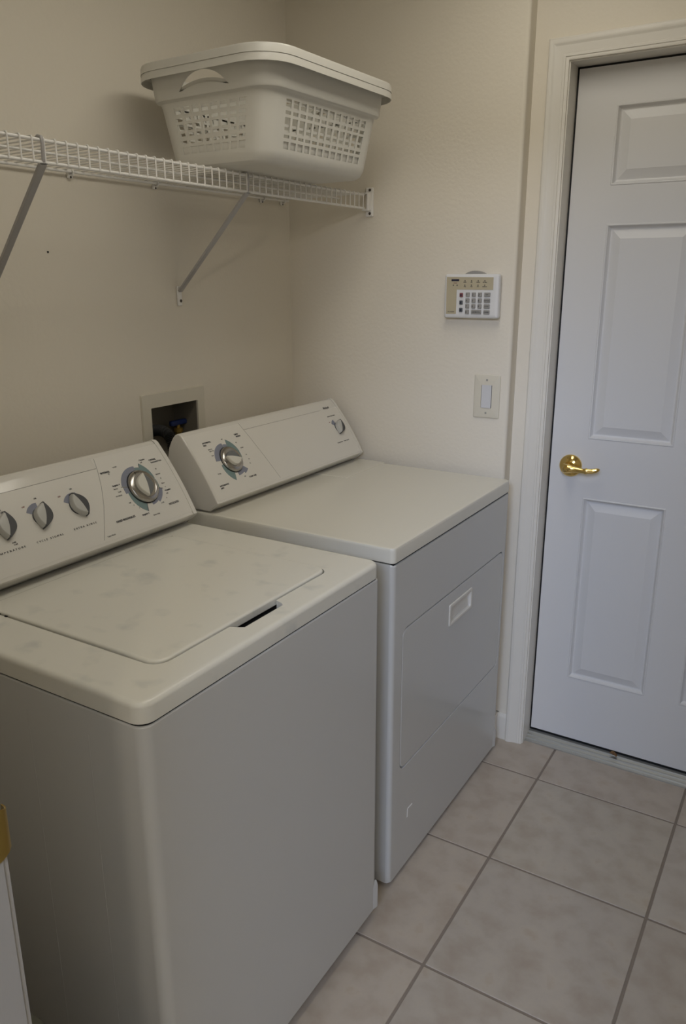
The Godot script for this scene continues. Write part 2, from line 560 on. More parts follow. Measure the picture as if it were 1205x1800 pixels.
func washing_machine() -> void:
	var x0 := -1.5295; var x1 := -0.8435; var z0 := 0.13; var z1 := FRONT_W; var top := DECK_W
	var w := thing("washing_machine", Vector3((x0 + x1) / 2, 0, (z0 + z1) / 2), "white top-loading washing machine with a closed lid, left of the dryer", "washing machine")
	# cabinet: one sheet with soft vertical corners
	var b := MB.new()
	b.slab(Vector3((x0 + x1) / 2, 0, (z0 + z1) / 2), (z1 - z0) / 2, (x1 - x0) / 2, 0.020,
		[[0.001, 0.028], [0.0, 0.030], [0.0, 0.8712], [0.0006, 0.8730], [0.0022, 0.8742], [0.007, 0.8743], [0.007, 0.88]], Vector3.BACK, Vector3.RIGHT, 6)
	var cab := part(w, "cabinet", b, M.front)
	var jt := MB.new()
	jt.slab(Vector3((x0 + x1) / 2, 0, (z0 + z1) / 2), (z1 - z0) / 2 - 0.0028, (x1 - x0) / 2 - 0.0028, 0.020, [[0.0, 0.8738], [0.0, 0.8775]], Vector3.BACK, Vector3.RIGHT, 6)
	part(w, "deck_joint", jt, M.dark, "dark joint under the top deck")
	for z in [0.555, 0.693]:                                   # two pressed vertical seams on the side
		var s := MB.new()
		s.rbox(Vector3(x0 + 0.0004, 0.44, z), Vector3(0.0014, 0.78, 0.0034), 0.0005, 2)
		part(cab, "side_seam", s, M.front)
	# deck with the lid's opening and the finger notch in front of it
	var d := MB.new()
	var y1 := top
	d.loft([deck_outer(x0, x1, z0, z1, 0.026, 0.002, 0.8764), deck_outer(x0, x1, z0, z1, 0.026, 0.0, 0.8780), deck_outer(x0, x1, z0, z1, 0.026, 0.0, y1 - 0.009),
		deck_outer(x0, x1, z0, z1, 0.026, 0.0008, y1 - 0.0055), deck_outer(x0, x1, z0, z1, 0.026, 0.0028, y1 - 0.0026), deck_outer(x0, x1, z0, z1, 0.026, 0.0060, y1 - 0.0006), deck_outer(x0, x1, z0, z1, 0.026, 0.010, y1)], true, false)
	var lx0 := -1.4325; var lx1 := -0.9455; var lz0 := 0.318; var lz1 := 0.7475
	var hole := PackedVector2Array()                           # (x, z), clockwise seen from above = counterclockwise in (z, x)
	var xc := (lx0 + lx1) / 2
	var left := PackedVector2Array(); var right := PackedVector2Array()
	left.append(Vector2(xc, lz0)); left.append(Vector2(lx0, lz0))
	for i in 7:
		var t := PI / 2 * i / 6
		left.append(Vector2(lx0 + 0.028 * (1 - cos(t)), lz1 - 0.028 * (1 - sin(t))))
	left.append(Vector2(-1.262, lz1)); left.append(Vector2(-1.2545, 0.7635)); left.append(Vector2(-1.250, 0.7705)); left.append(Vector2(xc, 0.7705))
	right.append(Vector2(xc, 0.7705)); right.append(Vector2(-1.140, 0.7705)); right.append(Vector2(-1.134, 0.7635)); right.append(Vector2(-1.128, lz1))
	for i in 7:
		var t := PI / 2 * (1 - i / 6.0)
		right.append(Vector2(lx1 - 0.028 * (1 - cos(t)), lz1 - 0.028 * (1 - sin(t))))
	right.append(Vector2(lx1, lz0)); right.append(Vector2(xc, lz0))
	var outer := deck_outer(x0, x1, z0, z1, 0.026, 0.010, y1)
	var zi := z1 - 0.010; var zb := z0 + 0.010
	for side in 2:
		var o := PackedVector2Array()
		var hp: PackedVector2Array = right if side else left
		o.append_array(hp)
		var pts := []
		for p in outer:
			if (p.x > xc) == (side == 1): pts.append(Vector2(p.x, p.z))
		# walk back along the outer edge: from the end of hp to its start
		if side == 0:
			o.append(Vector2(xc, zi))
			pts.sort_custom(func(p, q): return (p - Vector2(xc, 0.45)).angle_to(Vector2(-1, 0)) < (q - Vector2(xc, 0.45)).angle_to(Vector2(-1, 0)))
			if pts[0].y < pts[-1].y: pts.reverse()
			o.append_array(PackedVector2Array(pts)); o.append(Vector2(xc, zb))
		else:
			o.append(Vector2(xc, zb))
			pts.sort_custom(func(p, q): return (p - Vector2(xc, 0.45)).angle() < (q - Vector2(xc, 0.45)).angle())
			if pts[0].y > pts[-1].y: pts.reverse()
			o.append_array(PackedVector2Array(pts)); o.append(Vector2(xc, zi))
		var zx := PackedVector2Array(); var at := PackedVector3Array()
		for q in o:
			zx.append(Vector2(q.y, q.x)); at.append(Vector3(q.x, y1, q.y))
		d.flat(zx, at, false)
		for i in hp.size() - 1:                                # walls of the opening
			var p := hp[i]; var q := hp[i + 1]
			d.quad(Vector3(p.x, y1, p.y), Vector3(p.x, y1 - 0.018, p.y), Vector3(q.x, y1 - 0.018, q.y), Vector3(q.x, y1, q.y))
	var deck := part(w, "top_deck", d, M.lid, "", 35.0)
	var well := MB.new()
	well.box(Vector3(lx0 - 0.004, y1 - 0.03, lz0 - 0.004), Vector3(lx1 + 0.004, y1 - 0.018, 0.775))
	part(w, "tub_opening", well, M.dark, "dark gap under the lid")
	# lid: a sheet that stands a little proud, with a rolled edge
	var lid := MB.new()
	var g := 0.0028
	lid.slab(Vector3((lx0 + lx1) / 2, 0, (lz0 + lz1) / 2), (lz1 - lz0) / 2 - g, (lx1 - lx0) / 2 - g, 0.026,
		[[0.002, y1 - 0.012], [0.0, y1 - 0.010], [0.0, y1 + 0.0005], [0.0006, y1 + 0.0025], [0.0025, y1 + 0.0042], [0.006, y1 + 0.005]], Vector3.BACK, Vector3.RIGHT, 7)
	part(w, "lid", lid, M.lid)
	for e in [[-1.424, 0.366], [-1.4245, 0.386]]:
		var s := MB.new()
		s.rbox(Vector3(lx0 + 0.0006, y1 + 0.0006, e[1]), Vector3(0.0036, 0.003, 0.006), 0.001, 2)
		part(w, "lid_bumper", s, M.rubber)
	for sx in [x0 + 0.06, x1 - 0.06]:
		for sz in [z0 + 0.06, z1 - 0.07]:
			var ft := MB.new()
			ft.lathe(Vector3(sx, 0, sz), [[0.02, 0.0], [0.021, 0.012], [0.012, 0.016], [0.012, 0.03]], Vector3.BACK, Vector3.RIGHT, 16)
			part(w, "foot", ft, M.rubber)
	part(w, "corner_tab", corner_tab(x1 - 0.001, z1, 0.031, 0.104), M.front)
	# console
	var f := Face.new(); f.s = self; f.zf = z1; f.hd = top
	var con := part(w, "console", console_piece(f, x0 + 0.012, x1 - 0.0185, 0.0, 0.0), M.plastic)
	part(w, "end_cap", console_piece(f, x1 - 0.0172, x1 - 0.003, 0.0, 0.004, 0.0012), M.plastic)
	part(w, "end_cap", console_piece(f, x0 + 0.003, x0 + 0.011, 0.004, 0.0, 0.0012), M.plastic)
	var gap := MB.new()
	gap = console_piece(f, x1 - 0.0188, x1 - 0.0168, 0.0, 0.0, -0.0012)
	part(w, "cap_joint", gap, M.dark)
	part(con, "control_panel", face_sheet(f, x0 + 0.013, -1.0600, 0.006, 0.1665), M.film)
	part(con, "control_panel", face_sheet(f, -1.0600, x1 - 0.0195, 0.006, 0.192), M.film)
	part(con, "panel_line", face_line(f, [Vector2(-1.0518, 0.1912), Vector2(-1.0590, 0.165), Vector2(-1.0738, 0.1238), Vector2(-1.094, 0.080), Vector2(-1.1318, 0.0102)], 0.0008), M.seam)
	part(con, "panel_line", face_line(f, [Vector2(-1.515, 0.1665), Vector2(-1.206, 0.1665), Vector2(-1.0604, 0.1675)], 0.0008), M.seam)
	# main dial with its coloured cycle marks
	var cu := -0.9685; var cv := 0.0975
	for e in [[67.0, 14.0, 0.0605, 0.0465, M.mark_teal], [252.0, 186.0, 0.0600, 0.0475, M.mark_teal], [84.0, 166.0, 0.0530, 0.0560, M.mark_blue], [84.0, 67.0, 0.0490, 0.0500, M.mark_teal],
			[169.0, 186.0, 0.0540, 0.0535, M.mark_blue], [-19.0, -60.0, 0.0530, 0.0525, M.mark_blue], [-61.0, -86.0, 0.0475, 0.0475, M.mark_blue], [12.0, -17.0, 0.0465, 0.0465, M.mark_teal]]:
		part(con, "dial_mark", face_sector(f, cu, cv, e[0], e[1], 0.039, e[2], e[3]), e[4])
	for e in [[167.5, 0.059], [-18.0, 0.0555], [67.5, 0.061], [253.0, 0.061]]:
		var a := deg_to_rad(e[0])
		var c := Vector2(cu, cv); var r := Vector2(cos(a), sin(a))
		part(con, "dial_tick", face_line(f, [c + r * 0.041, c + r * e[1]], 0.0012), M.ink)
	timer_dial(w, f, cu, cv, 0.0405, 77.0)
	selector(w, f, -1.327, 0.099, 74.0, 0.0, -1.0)
	selector(w, f, -1.2435, 0.098, 68.0, 84.0, 150.0)
	selector(w, f, -1.1535, 0.098, 104.0, 70.0, 150.0)
	for e in [["NORMAL", -1.0588, 0.1530, 0.0046, 0.0275, 1], ["CASUAL", -0.9117, 0.1545, 0.0042, 0.0225, 1], ["Permanent Press", -0.9095, 0.1478, 0.0042, 0.034, 0], ["DELICATES", -0.9214, 0.0397, 0.0048, 0.0320, 1],
			["HAND WASHABLES", -1.0833, 0.0387, 0.0048, 0.0553, 1], ["Regular 2", -1.0086, 0.0352, 0.0036, 0.021, 1], ["Regular 4", -1.0467, 0.1175, 0.0036, 0.021, 1], ["2 Regular", -0.9395, 0.1605, 0.0032, 0.019, 0],
			["4 Regular", -0.9145, 0.0735, 0.0034, 0.019, 1], ["CYCLE SIGNAL", -1.2807, 0.0505, 0.0036, 0.0640, 2], ["EXTRA RINSE", -1.1895, 0.0522, 0.0036, 0.0594, 2], ["TEMPERATURE", -1.3735, 0.0505, 0.0036, 0.0680, 2]]:
		face_text(con, f, e[0], e[1], e[2], e[3], e[4], M.ink, sans_bold if e[5] == 1 else spaced if e[5] == 2 else sans)
	for e in [["14 OFF", -1.0195, 0.1595], ["10", -1.0405, 0.1475], ["Heavy", -1.0480, 0.1095], ["Soak", -1.0405, 0.1010], ["Pre Wash", -1.0520, 0.0925], ["Off", -1.0280, 0.0700], ["8", -1.0190, 0.0625], ["4", -1.0080, 0.0530],
			["Off", -0.9390, 0.1540], ["10", -0.9080, 0.1300], ["Normal", -0.9150, 0.1165], ["8", -0.9080, 0.1045], ["Rinse", -0.9130, 0.0920], ["6", -0.9080, 0.0820], ["Off", -0.9140, 0.0655], ["6", -0.9200, 0.0560], ["4 Off", -0.9420, 0.0480], ["Rinse Only", -0.9790, 0.0270], ["Super Wash", -1.1210, 0.0150]]:
		face_text(con, f, e[0], e[1], e[2], 0.0030, 0.0, M.ink_soft, sans)
	for e in [["OFF", -1.2740, 0.1265], ["ON", -1.2400, 0.1375], ["OFF", -1.1870, 0.1275], ["ON", -1.1520, 0.1370], ["Hot", -1.3240, 0.1330], ["Cold", -1.3220, 0.1285], ["Cold", -1.3290, 0.0645], ["Cold", -1.3270, 0.0600]]:
		face_text(con, f, e[0], e[1], e[2], 0.0030, 0.0, M.ink_red if e[0] == "OFF" else M.ink, sans)

func corner_tab(x: float, z: float, y0: float, y1: float) -> MB:
	var m := MB.new()
	var o := PackedVector2Array([Vector2(x - 0.020, z - 0.004), Vector2(x - 0.0180, z + 0.0003), Vector2(x - 0.0040, z + 0.0040), Vector2(x - 0.0020, z + 0.0030), Vector2(x - 0.0020, z - 0.004)])
	var lo := PackedVector3Array(); var mid := PackedVector3Array(); var hi := PackedVector3Array()
	o.reverse()
	for q in o:
		lo.append(Vector3(q.x, y0, q.y)); mid.append(Vector3(q.x, y1 - 0.012, q.y)); hi.append(Vector3(q.x, y1, minf(q.y, z - 0.001)))
	if (lo[1] - lo[0]).cross(lo[2] - lo[1]).y < 0:
		lo.reverse(); mid.reverse(); hi.reverse()
	m.loft([lo, mid, hi])
	return m

func clothes_dryer() -> void:
	var x0 := -0.7563; var x1 := -0.0262; var z0 := 0.115; var z1 := FRONT_D; var top := DECK_D
	var cx := (x0 + x1) / 2
	var w := thing("clothes_dryer", Vector3(cx, 0, (z0 + z1) / 2), "white front-door clothes dryer against the right wall, beside the washer", "clothes dryer")
	var b := MB.new()
	b.box(Vector3(x0, 0.014, z0), Vector3(x1, 0.8678, z1 - 0.011))
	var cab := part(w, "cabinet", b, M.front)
	var jt := MB.new()
	jt.box(Vector3(x0 + 0.004, 0.866, z0 + 0.004), Vector3(x1 - 0.004, 0.873, z1 - 0.004))
	part(w, "top_joint", jt, M.dark, "dark joint under the top panel")
	# front sheet with rolled outer edges and a real opening for the door
	var y0 := 0.012; var y1 := 0.8678
	var dx0 := -0.7085; var dx1 := -0.0490; var dy0 := 0.3140; var dy1 := 0.6935
	var rings := []
	for e in [[0.0, -0.0115], [0.0008, -0.0072], [0.0034, -0.0034], [0.0072, -0.0008], [0.0115, 0.0]]:
		rings.append(front_ring((x0 + x1) / 2, (y0 + y1) / 2, (x1 - x0) / 2 - e[0], (y1 - y0) / 2 - minf(e[0], 0.0018), 0.004, z1 + e[1]))
	for e in [[0.0016, 0.0], [0.0006, -0.0006], [0.0, -0.0018], [0.0, -0.012]]:
		rings.append(front_ring((dx0 + dx1) / 2, (dy0 + dy1) / 2, (dx1 - dx0) / 2 + e[0], (dy1 - dy0) / 2 + e[0], 0.024, z1 + e[1]))
	var fr := MB.new()
	fr.loft(rings, false, false)
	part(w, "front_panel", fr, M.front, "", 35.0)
	var gk := MB.new()
	gk.box(Vector3(dx0 - 0.004, dy0 - 0.004, z1 - 0.0118), Vector3(dx1 + 0.004, dy1 + 0.004, z1 - 0.0108))
	part(w, "door_gasket", gk, M.dark, "dark joint round the door")
	# door with the hand recess cut out of it
	var gp := 0.0030
	var hx0 := -0.4425; var hx1 := -0.2915; var hy0 := 0.5970; var hy1 := 0.6580
	rings = []
	for e in [[0.0, -0.0106], [0.0, -0.0024], [0.0008, -0.0008], [0.0026, 0.0]]:
		rings.append(front_ring((dx0 + dx1) / 2, (dy0 + dy1) / 2, (dx1 - dx0) / 2 - gp - e[0], (dy1 - dy0) / 2 - gp - e[0], 0.022, z1 + e[1]))
	for e in [[0.0, 0.0], [0.0, -0.006]]:
		rings.append(front_ring((hx0 + hx1) / 2, (hy0 + hy1) / 2, (hx1 - hx0) / 2 - 0.004, (hy1 - hy0) / 2 - 0.004, 0.003, z1 + e[1]))
	var dr := MB.new()
	dr.loft(rings, false, false)
	var door := part(w, "door", dr, M.front, "", 35.0)
	# handle: a plastic frame round a scooped pocket
	rings = []
	for e in [[0.0, 0.0], [0.0, 0.0022], [0.0012, 0.0032], [0.0075, 0.0032], [0.0085, 0.0024], [0.0095, -0.004]]:
		rings.append(front_ring((hx0 + hx1) / 2, (hy0 + hy1) / 2, (hx1 - hx0) / 2 - e[0], (hy1 - hy0) / 2 - e[0], 0.004, z1 + e[1]))
	# pocket: shallow at the bottom, deep under the upper edge
	var bottom := PackedVector3Array()
	for p in rings[-1]:
		var q: Vector3 = p
		var t := clampf((q.y - hy0) / (hy1 - hy0), 0, 1)
		bottom.append(Vector3(lerpf(q.x, (hx0 + hx1) / 2, 0.08), q.y, z1 - lerpf(0.004, 0.0102, t)))
	rings.append(bottom)
	var hd := MB.new()
	hd.loft(rings, false, true)
	part(door, "handle", hd, M.plastic, "recessed white plastic pull")
	# small printed mark low on the front
	var lg := MB.new()
	var z := z1 + 0.0004
	for seg in [[Vector2(-0.6615, 0.1525), Vector2(-0.6600, 0.1770)], [Vector2(-0.6600, 0.1770), Vector2(-0.6340, 0.1757)]]:
		var p: Vector2 = seg[0]; var q: Vector2 = seg[1]
		var n := (q - p).normalized().orthogonal() * 0.0017
		lg.prism(PackedVector2Array([p + n, p - n, q - n, q + n]), Vector3(0, 0, z1), Vector3.RIGHT, Vector3.UP, -0.0004, 0.0006)
	part(w, "corner_mark", lg, M.white, "small white angled mark")
	# top
	var d := MB.new()
	d.loft([deck_outer(x0, x1, z0, z1, 0.012, 0.002, 0.8702), deck_outer(x0, x1, z0, z1, 0.012, 0.0, 0.8716), deck_outer(x0, x1, z0, z1, 0.012, 0.0, top - 0.0075), deck_outer(x0, x1, z0, z1, 0.012, 0.0022, top - 0.0022), deck_outer(x0, x1, z0, z1, 0.012, 0.0075, top)])
	part(w, "top_panel", d, M.enamel, "", 35.0)
	var lint := MB.new()
	lint.slab(Vector3(-0.1415, 0, 0.317), 0.0555, 0.1195, 0.004, [[0.0, top - 0.002], [0.0, top + 0.0008], [0.0012, top + 0.0018]], Vector3.BACK, Vector3.RIGHT, 3)
	part(w, "lint_cover", lint, M.enamel, "flush cover of the lint screen")
	for sx in [x0 + 0.06, x1 - 0.06]:
		for sz in [z0 + 0.06, z1 - 0.07]:
			var ft := MB.new()
			ft.lathe(Vector3(sx, 0, sz), [[0.02, 0.0], [0.02, 0.016]], Vector3.BACK, Vector3.RIGHT, 16)
			part(w, "foot", ft, M.rubber)
	part(w, "corner_tab", corner_tab(x1 - 0.002, z1, 0.013, 0.080), M.front)
	var f := Face.new(); f.s = self; f.zf = z1; f.hd = top
	var con := part(w, "console", console_piece(f, x0 + 0.004, x1 - 0.0185, 0.004, 0.0), M.plastic)
	part(w, "end_cap", console_piece(f, x1 - 0.0172, x1 - 0.003, 0.0, 0.004, 0.0012), M.plastic)
	part(w, "cap_joint", console_piece(f, x1 - 0.0188, x1 - 0.0168, 0.0, 0.0, -0.0012), M.dark)
	part(con, "control_panel", face_sheet(f, -0.5235, x1 - 0.0195, 0.006, 0.1700), M.film)
	part(con, "control_panel", face_sheet(f, x0 + 0.006, -0.5235, 0.006, 0.192), M.film)
	part(con, "panel_line", face_line(f, [Vector2(-0.5275, 0.1920), Vector2(-0.5235, 0.165), Vector2(-0.512, 0.110), Vector2(-0.4975, 0.055), Vector2(-0.4829, 0.0092)], 0.0007), M.seam)
	part(con, "panel_line", face_line(f, [Vector2(-0.5235, 0.1705), Vector2(-0.143, 0.1697)], 0.0007), M.seam)
	var cu := -0.6355; var cv := 0.0985
	for e in [[72.0, 18.0, 0.0610, 0.0490, M.mark_teal], [18.0, -12.0, 0.0480, 0.0420, M.mark_teal], [253.0, 190.0, 0.0600, 0.0450, M.mark_teal], [92.0, 174.0, 0.0500, 0.0555, M.mark_blue], [90.0, 73.0, 0.0460, 0.0460, M.mark_blue], [-40.0, -60.0, 0.0570, 0.0540, M.mark_blue], [-60.0, -90.0, 0.0480, 0.0470, M.mark_blue]]:
		part(con, "dial_mark", face_sector(f, cu, cv, e[0], e[1], 0.035, e[2], e[3]), e[4])
	for e in [[0.0, 0.0]]:
		timer_dial(w, f, cu, cv, 0.0370, 162.0)
	selector(w, f, -0.0985, 0.099, 58.0, 104.0, 146.0, 0.92)
	for e in [["AUTOMATIC", -0.7029, 0.1605, 0.0042, 0.0330, 1], ["DRY", -0.7040, 0.1535, 0.0042, 0.0120, 1], ["AUTOMATIC", -0.7229, 0.0390, 0.0042, 0.0365, 1], ["DRY", -0.7225, 0.0325, 0.0042, 0.0120, 1], ["TIMED", -0.5731, 0.1630, 0.0042, 0.0170, 1], ["DRYING", -0.5700, 0.1560, 0.0042, 0.0190, 1], ["FLUFF AIR", -0.6025, 0.0385, 0.0042, 0.0300, 1]]:
		face_text(con, f, e[0], e[1], e[2], e[3], e[4], M.ink, sans_bold)
	for e in [["Very Dry", -0.6960, 0.1400], ["More Dry", -0.6945, 0.1345], ["Energy", -0.7090, 0.0710], ["50", -0.5850, 0.1400], ["40 Min", -0.5780, 0.1220], ["30", -0.5730, 0.1000], ["20", -0.5720, 0.0860], ["10", -0.5760, 0.0740], ["Off", -0.6200, 0.0440], ["Less", -0.6960, 0.1220], ["OFF", -0.6300, 0.1590]]:
		face_text(con, f, e[0], e[1], e[2], 0.0029, 0.0, M.ink_soft, sans)
	face_text(con, f, "Whirlpool", -0.1190, 0.1735, 0.0068, 0.0330, M.ink, serif)
	face_text(con, f, "END OF CYCLE SIGNAL", -0.1250, 0.1425, 0.0030, 0.0450, M.ink, sans)
	face_text(con, f, "OFF", -0.1330, 0.1230, 0.0028, 0.0, M.ink_red, sans)
	face_text(con, f, "Heavy Duty", -0.1460, 0.0520, 0.0034, 0.0300, M.ink_soft, sans)
	face_text(con, f, "Large Capacity", -0.1080, 0.0520, 0.0030, 0.0300, M.ink_soft, sans)

func front_ring(cx: float, cy: float, hx: float, hy: float, r: float, z: float) -> PackedVector3Array:
	var ring := PackedVector3Array()
	for q in MB.rr(hx, hy, r, 5):
		ring.append(Vector3(cx + q.x, cy + q.y, z))
	return ring

# ------------------------------------------------------------------ shelf
func wire_shelf() -> void:
	var x0 := -1.872; var x1 := -0.020; var zf := 0.290; var y := 1.7155
	var w := thing("wire_shelf", Vector3((x0 + x1) / 2, y, 0.0), "white wire closet shelf with a turned-down front lip along the back wall", "shelf")
	for e in [["front_rail", y, zf - 0.0025, 0.0032], ["lip_rail", y - 0.0370, zf - 0.0020, 0.0032], ["back_rail", y - 0.0045, 0.0120, 0.0030], ["middle_rail", y - 0.0050, 0.2000, 0.0026]]:
		var m := MB.new()
		m.tube([Vector3(x0, e[1], e[2]), Vector3(x1, e[1], e[2])], e[3], 10)
		part(w, e[0], m, M.wire)
	var wire := MB.new()
	var path := [Vector3(x1 - 0.010, y, 0.0065), Vector3(x1 - 0.010, y + 0.0012, 0.14), Vector3(x1 - 0.010, y + 0.0040, zf - 0.004)]
	for i in 4:
		var t := PI / 2 * i / 3.0
		path.append(Vector3(x1 - 0.010, y + 0.0005 + 0.0040 * cos(t), zf - 0.0015 + 0.0030 * sin(t)))
	path.append(Vector3(x1 - 0.010, y - 0.0385, zf + 0.0015))
	wire.tube(path, 0.00165, 6)
	var first := part(w, "cross_wire", wire, M.wire, "", 60.0)
	for i in range(1, 73):
		copy_part(first, w, Vector3(-0.02535 * i, 0, 0))

func shelf_brace(xf: float, xt: float, label: String) -> void:
	var w := thing("shelf_brace", Vector3(xf, 1.40, 0.0), label, "bracket", "steel braces under the wire shelf")
	var foot := Vector3(xf, 1.447, 0.007); var tip := Vector3(xt, 1.679, 0.288)
	var d := (tip - foot).normalized()
	var s := d.cross(Vector3.RIGHT).normalized()            # out of the strap's face
	if s.y > 0: s = -s
	var r := s.cross(d).normalized()
	# a strap bent to a shallow channel
	var prof := [Vector2(-0.0085, 0.0), Vector2(-0.0075, 0.0045), Vector2(-0.0050, 0.0058), Vector2(0.0050, 0.0058), Vector2(0.0075, 0.0045), Vector2(0.0085, 0.0), Vector2(0.0065, 0.0), Vector2(0.0055, 0.0035), Vector2(-0.0055, 0.0035), Vector2(-0.0065, 0.0)]
	var rings := []
	for p in [foot, tip]:
		var ring := PackedVector3Array()
		for q in prof: ring.append(p + r * q.x + s * q.y)
		rings.append(ring)
	var m := MB.new()
	if (rings[0][1] - rings[0][0]).cross(rings[0][2] - rings[0][1]).dot(d) < 0:
		for ring in rings: ring.reverse()
	m.loft(rings, false, false)
	part(w, "strap", m, M.brace)
	var pl := MB.new()
	pl.rbox(Vector3(xf, 1.432, 0.0032), Vector3(0.017, 0.052, 0.006), 0.0025, 3)
	var foot_part := part(w, "wall_foot", pl, M.wire)
	var sc := MB.new()
	sc.lathe(Vector3(xf + 0.002, 1.419, 0.0062), [[0.0042, -0.001], [0.0042, 0.0012], [0.0028, 0.0022]], Vector3.RIGHT, Vector3.UP, 12)
	part(foot_part, "screw", sc, M.screw)
	var hook := MB.new()
	hook.tube([tip + Vector3(0, -0.004, -0.004), tip + Vector3(0, 0.002, 0.0022), tip + Vector3(0, 0.030, 0.0042), tip + Vector3(0, 0.0415, 0.0020), tip + Vector3(0, 0.0435, -0.006), tip + Vector3(0, 0.0400, -0.012)], 0.0034, 8)
	part(w, "hook", hook, M.brace)

func wall_clip(x: float, label: String) -> void:
	var w := thing("shelf_clip", Vector3(x, 1.700, 0.0), label, "clip", "white wall clips holding the shelf's back rail")
	var m := MB.new()
	m.rbox(Vector3(x, 1.7075, 0.0040), Vector3(0.014, 0.020, 0.008), 0.003, 2)
	part(w, "clip_body", m, M.wire)
	var h := MB.new()
	h.tube([Vector3(x, 1.704, 0.006), Vector3(x, 1.7045, 0.015), Vector3(x, 1.711, 0.0185), Vector3(x, 1.716, 0.0150)], 0.0024, 8)
	part(w, "clip_hook", h, M.wire)
	var s := MB.new()
	s.lathe(Vector3(x, 1.7005, 0.0075), [[0.0030, 0.0], [0.0022, 0.0012]], Vector3.RIGHT, Vector3.UP, 10)
	part(w, "screw", s, M.screw)

func end_bracket() -> void:
	var w := thing("shelf_end_bracket", Vector3(0, 1.66, 0.295), "white plastic end bracket of the wire shelf, screwed to the right wall", "bracket")
	var m := MB.new()
	m.rbox(Vector3(-0.0035, 1.6960, 0.2985), Vector3(0.007, 0.082, 0.026), 0.003, 3)
	var b := part(w, "mounting_plate", m, M.wire)
	var c := MB.new()
	c.rbox(Vector3(-0.0110, 1.6965, 0.3000), Vector3(0.019, 0.0500, 0.0085), 0.003, 3)
	c.rbox(Vector3(-0.0110, 1.7200, 0.2920), Vector3(0.019, 0.0050, 0.0230), 0.002, 3)
	c.rbox(Vector3(-0.0110, 1.6735, 0.2920), Vector3(0.019, 0.0050, 0.0230), 0.002, 3)
	part(w, "cradle", c, M.wire)
	for y in [1.7300, 1.6640]:
		var s := MB.new()
		s.lathe(Vector3(-0.0070, y, 0.3010), [[0.0042, -0.001], [0.0042, 0.001], [0.003, 0.002]], Vector3.UP, Vector3.BACK, 12)
		# lathe axis is U x V = up x back = right; turn it to face the room
		var t := Transform3D(Basis(Vector3(0, 1, 0), PI), Vector3.ZERO)
		var at := Vector3(-0.0070, y, 0.3010)
		part(b, "screw", s.moved(Transform3D(Basis(), -at)).moved(t).moved(Transform3D(Basis(), at)), M.screw)

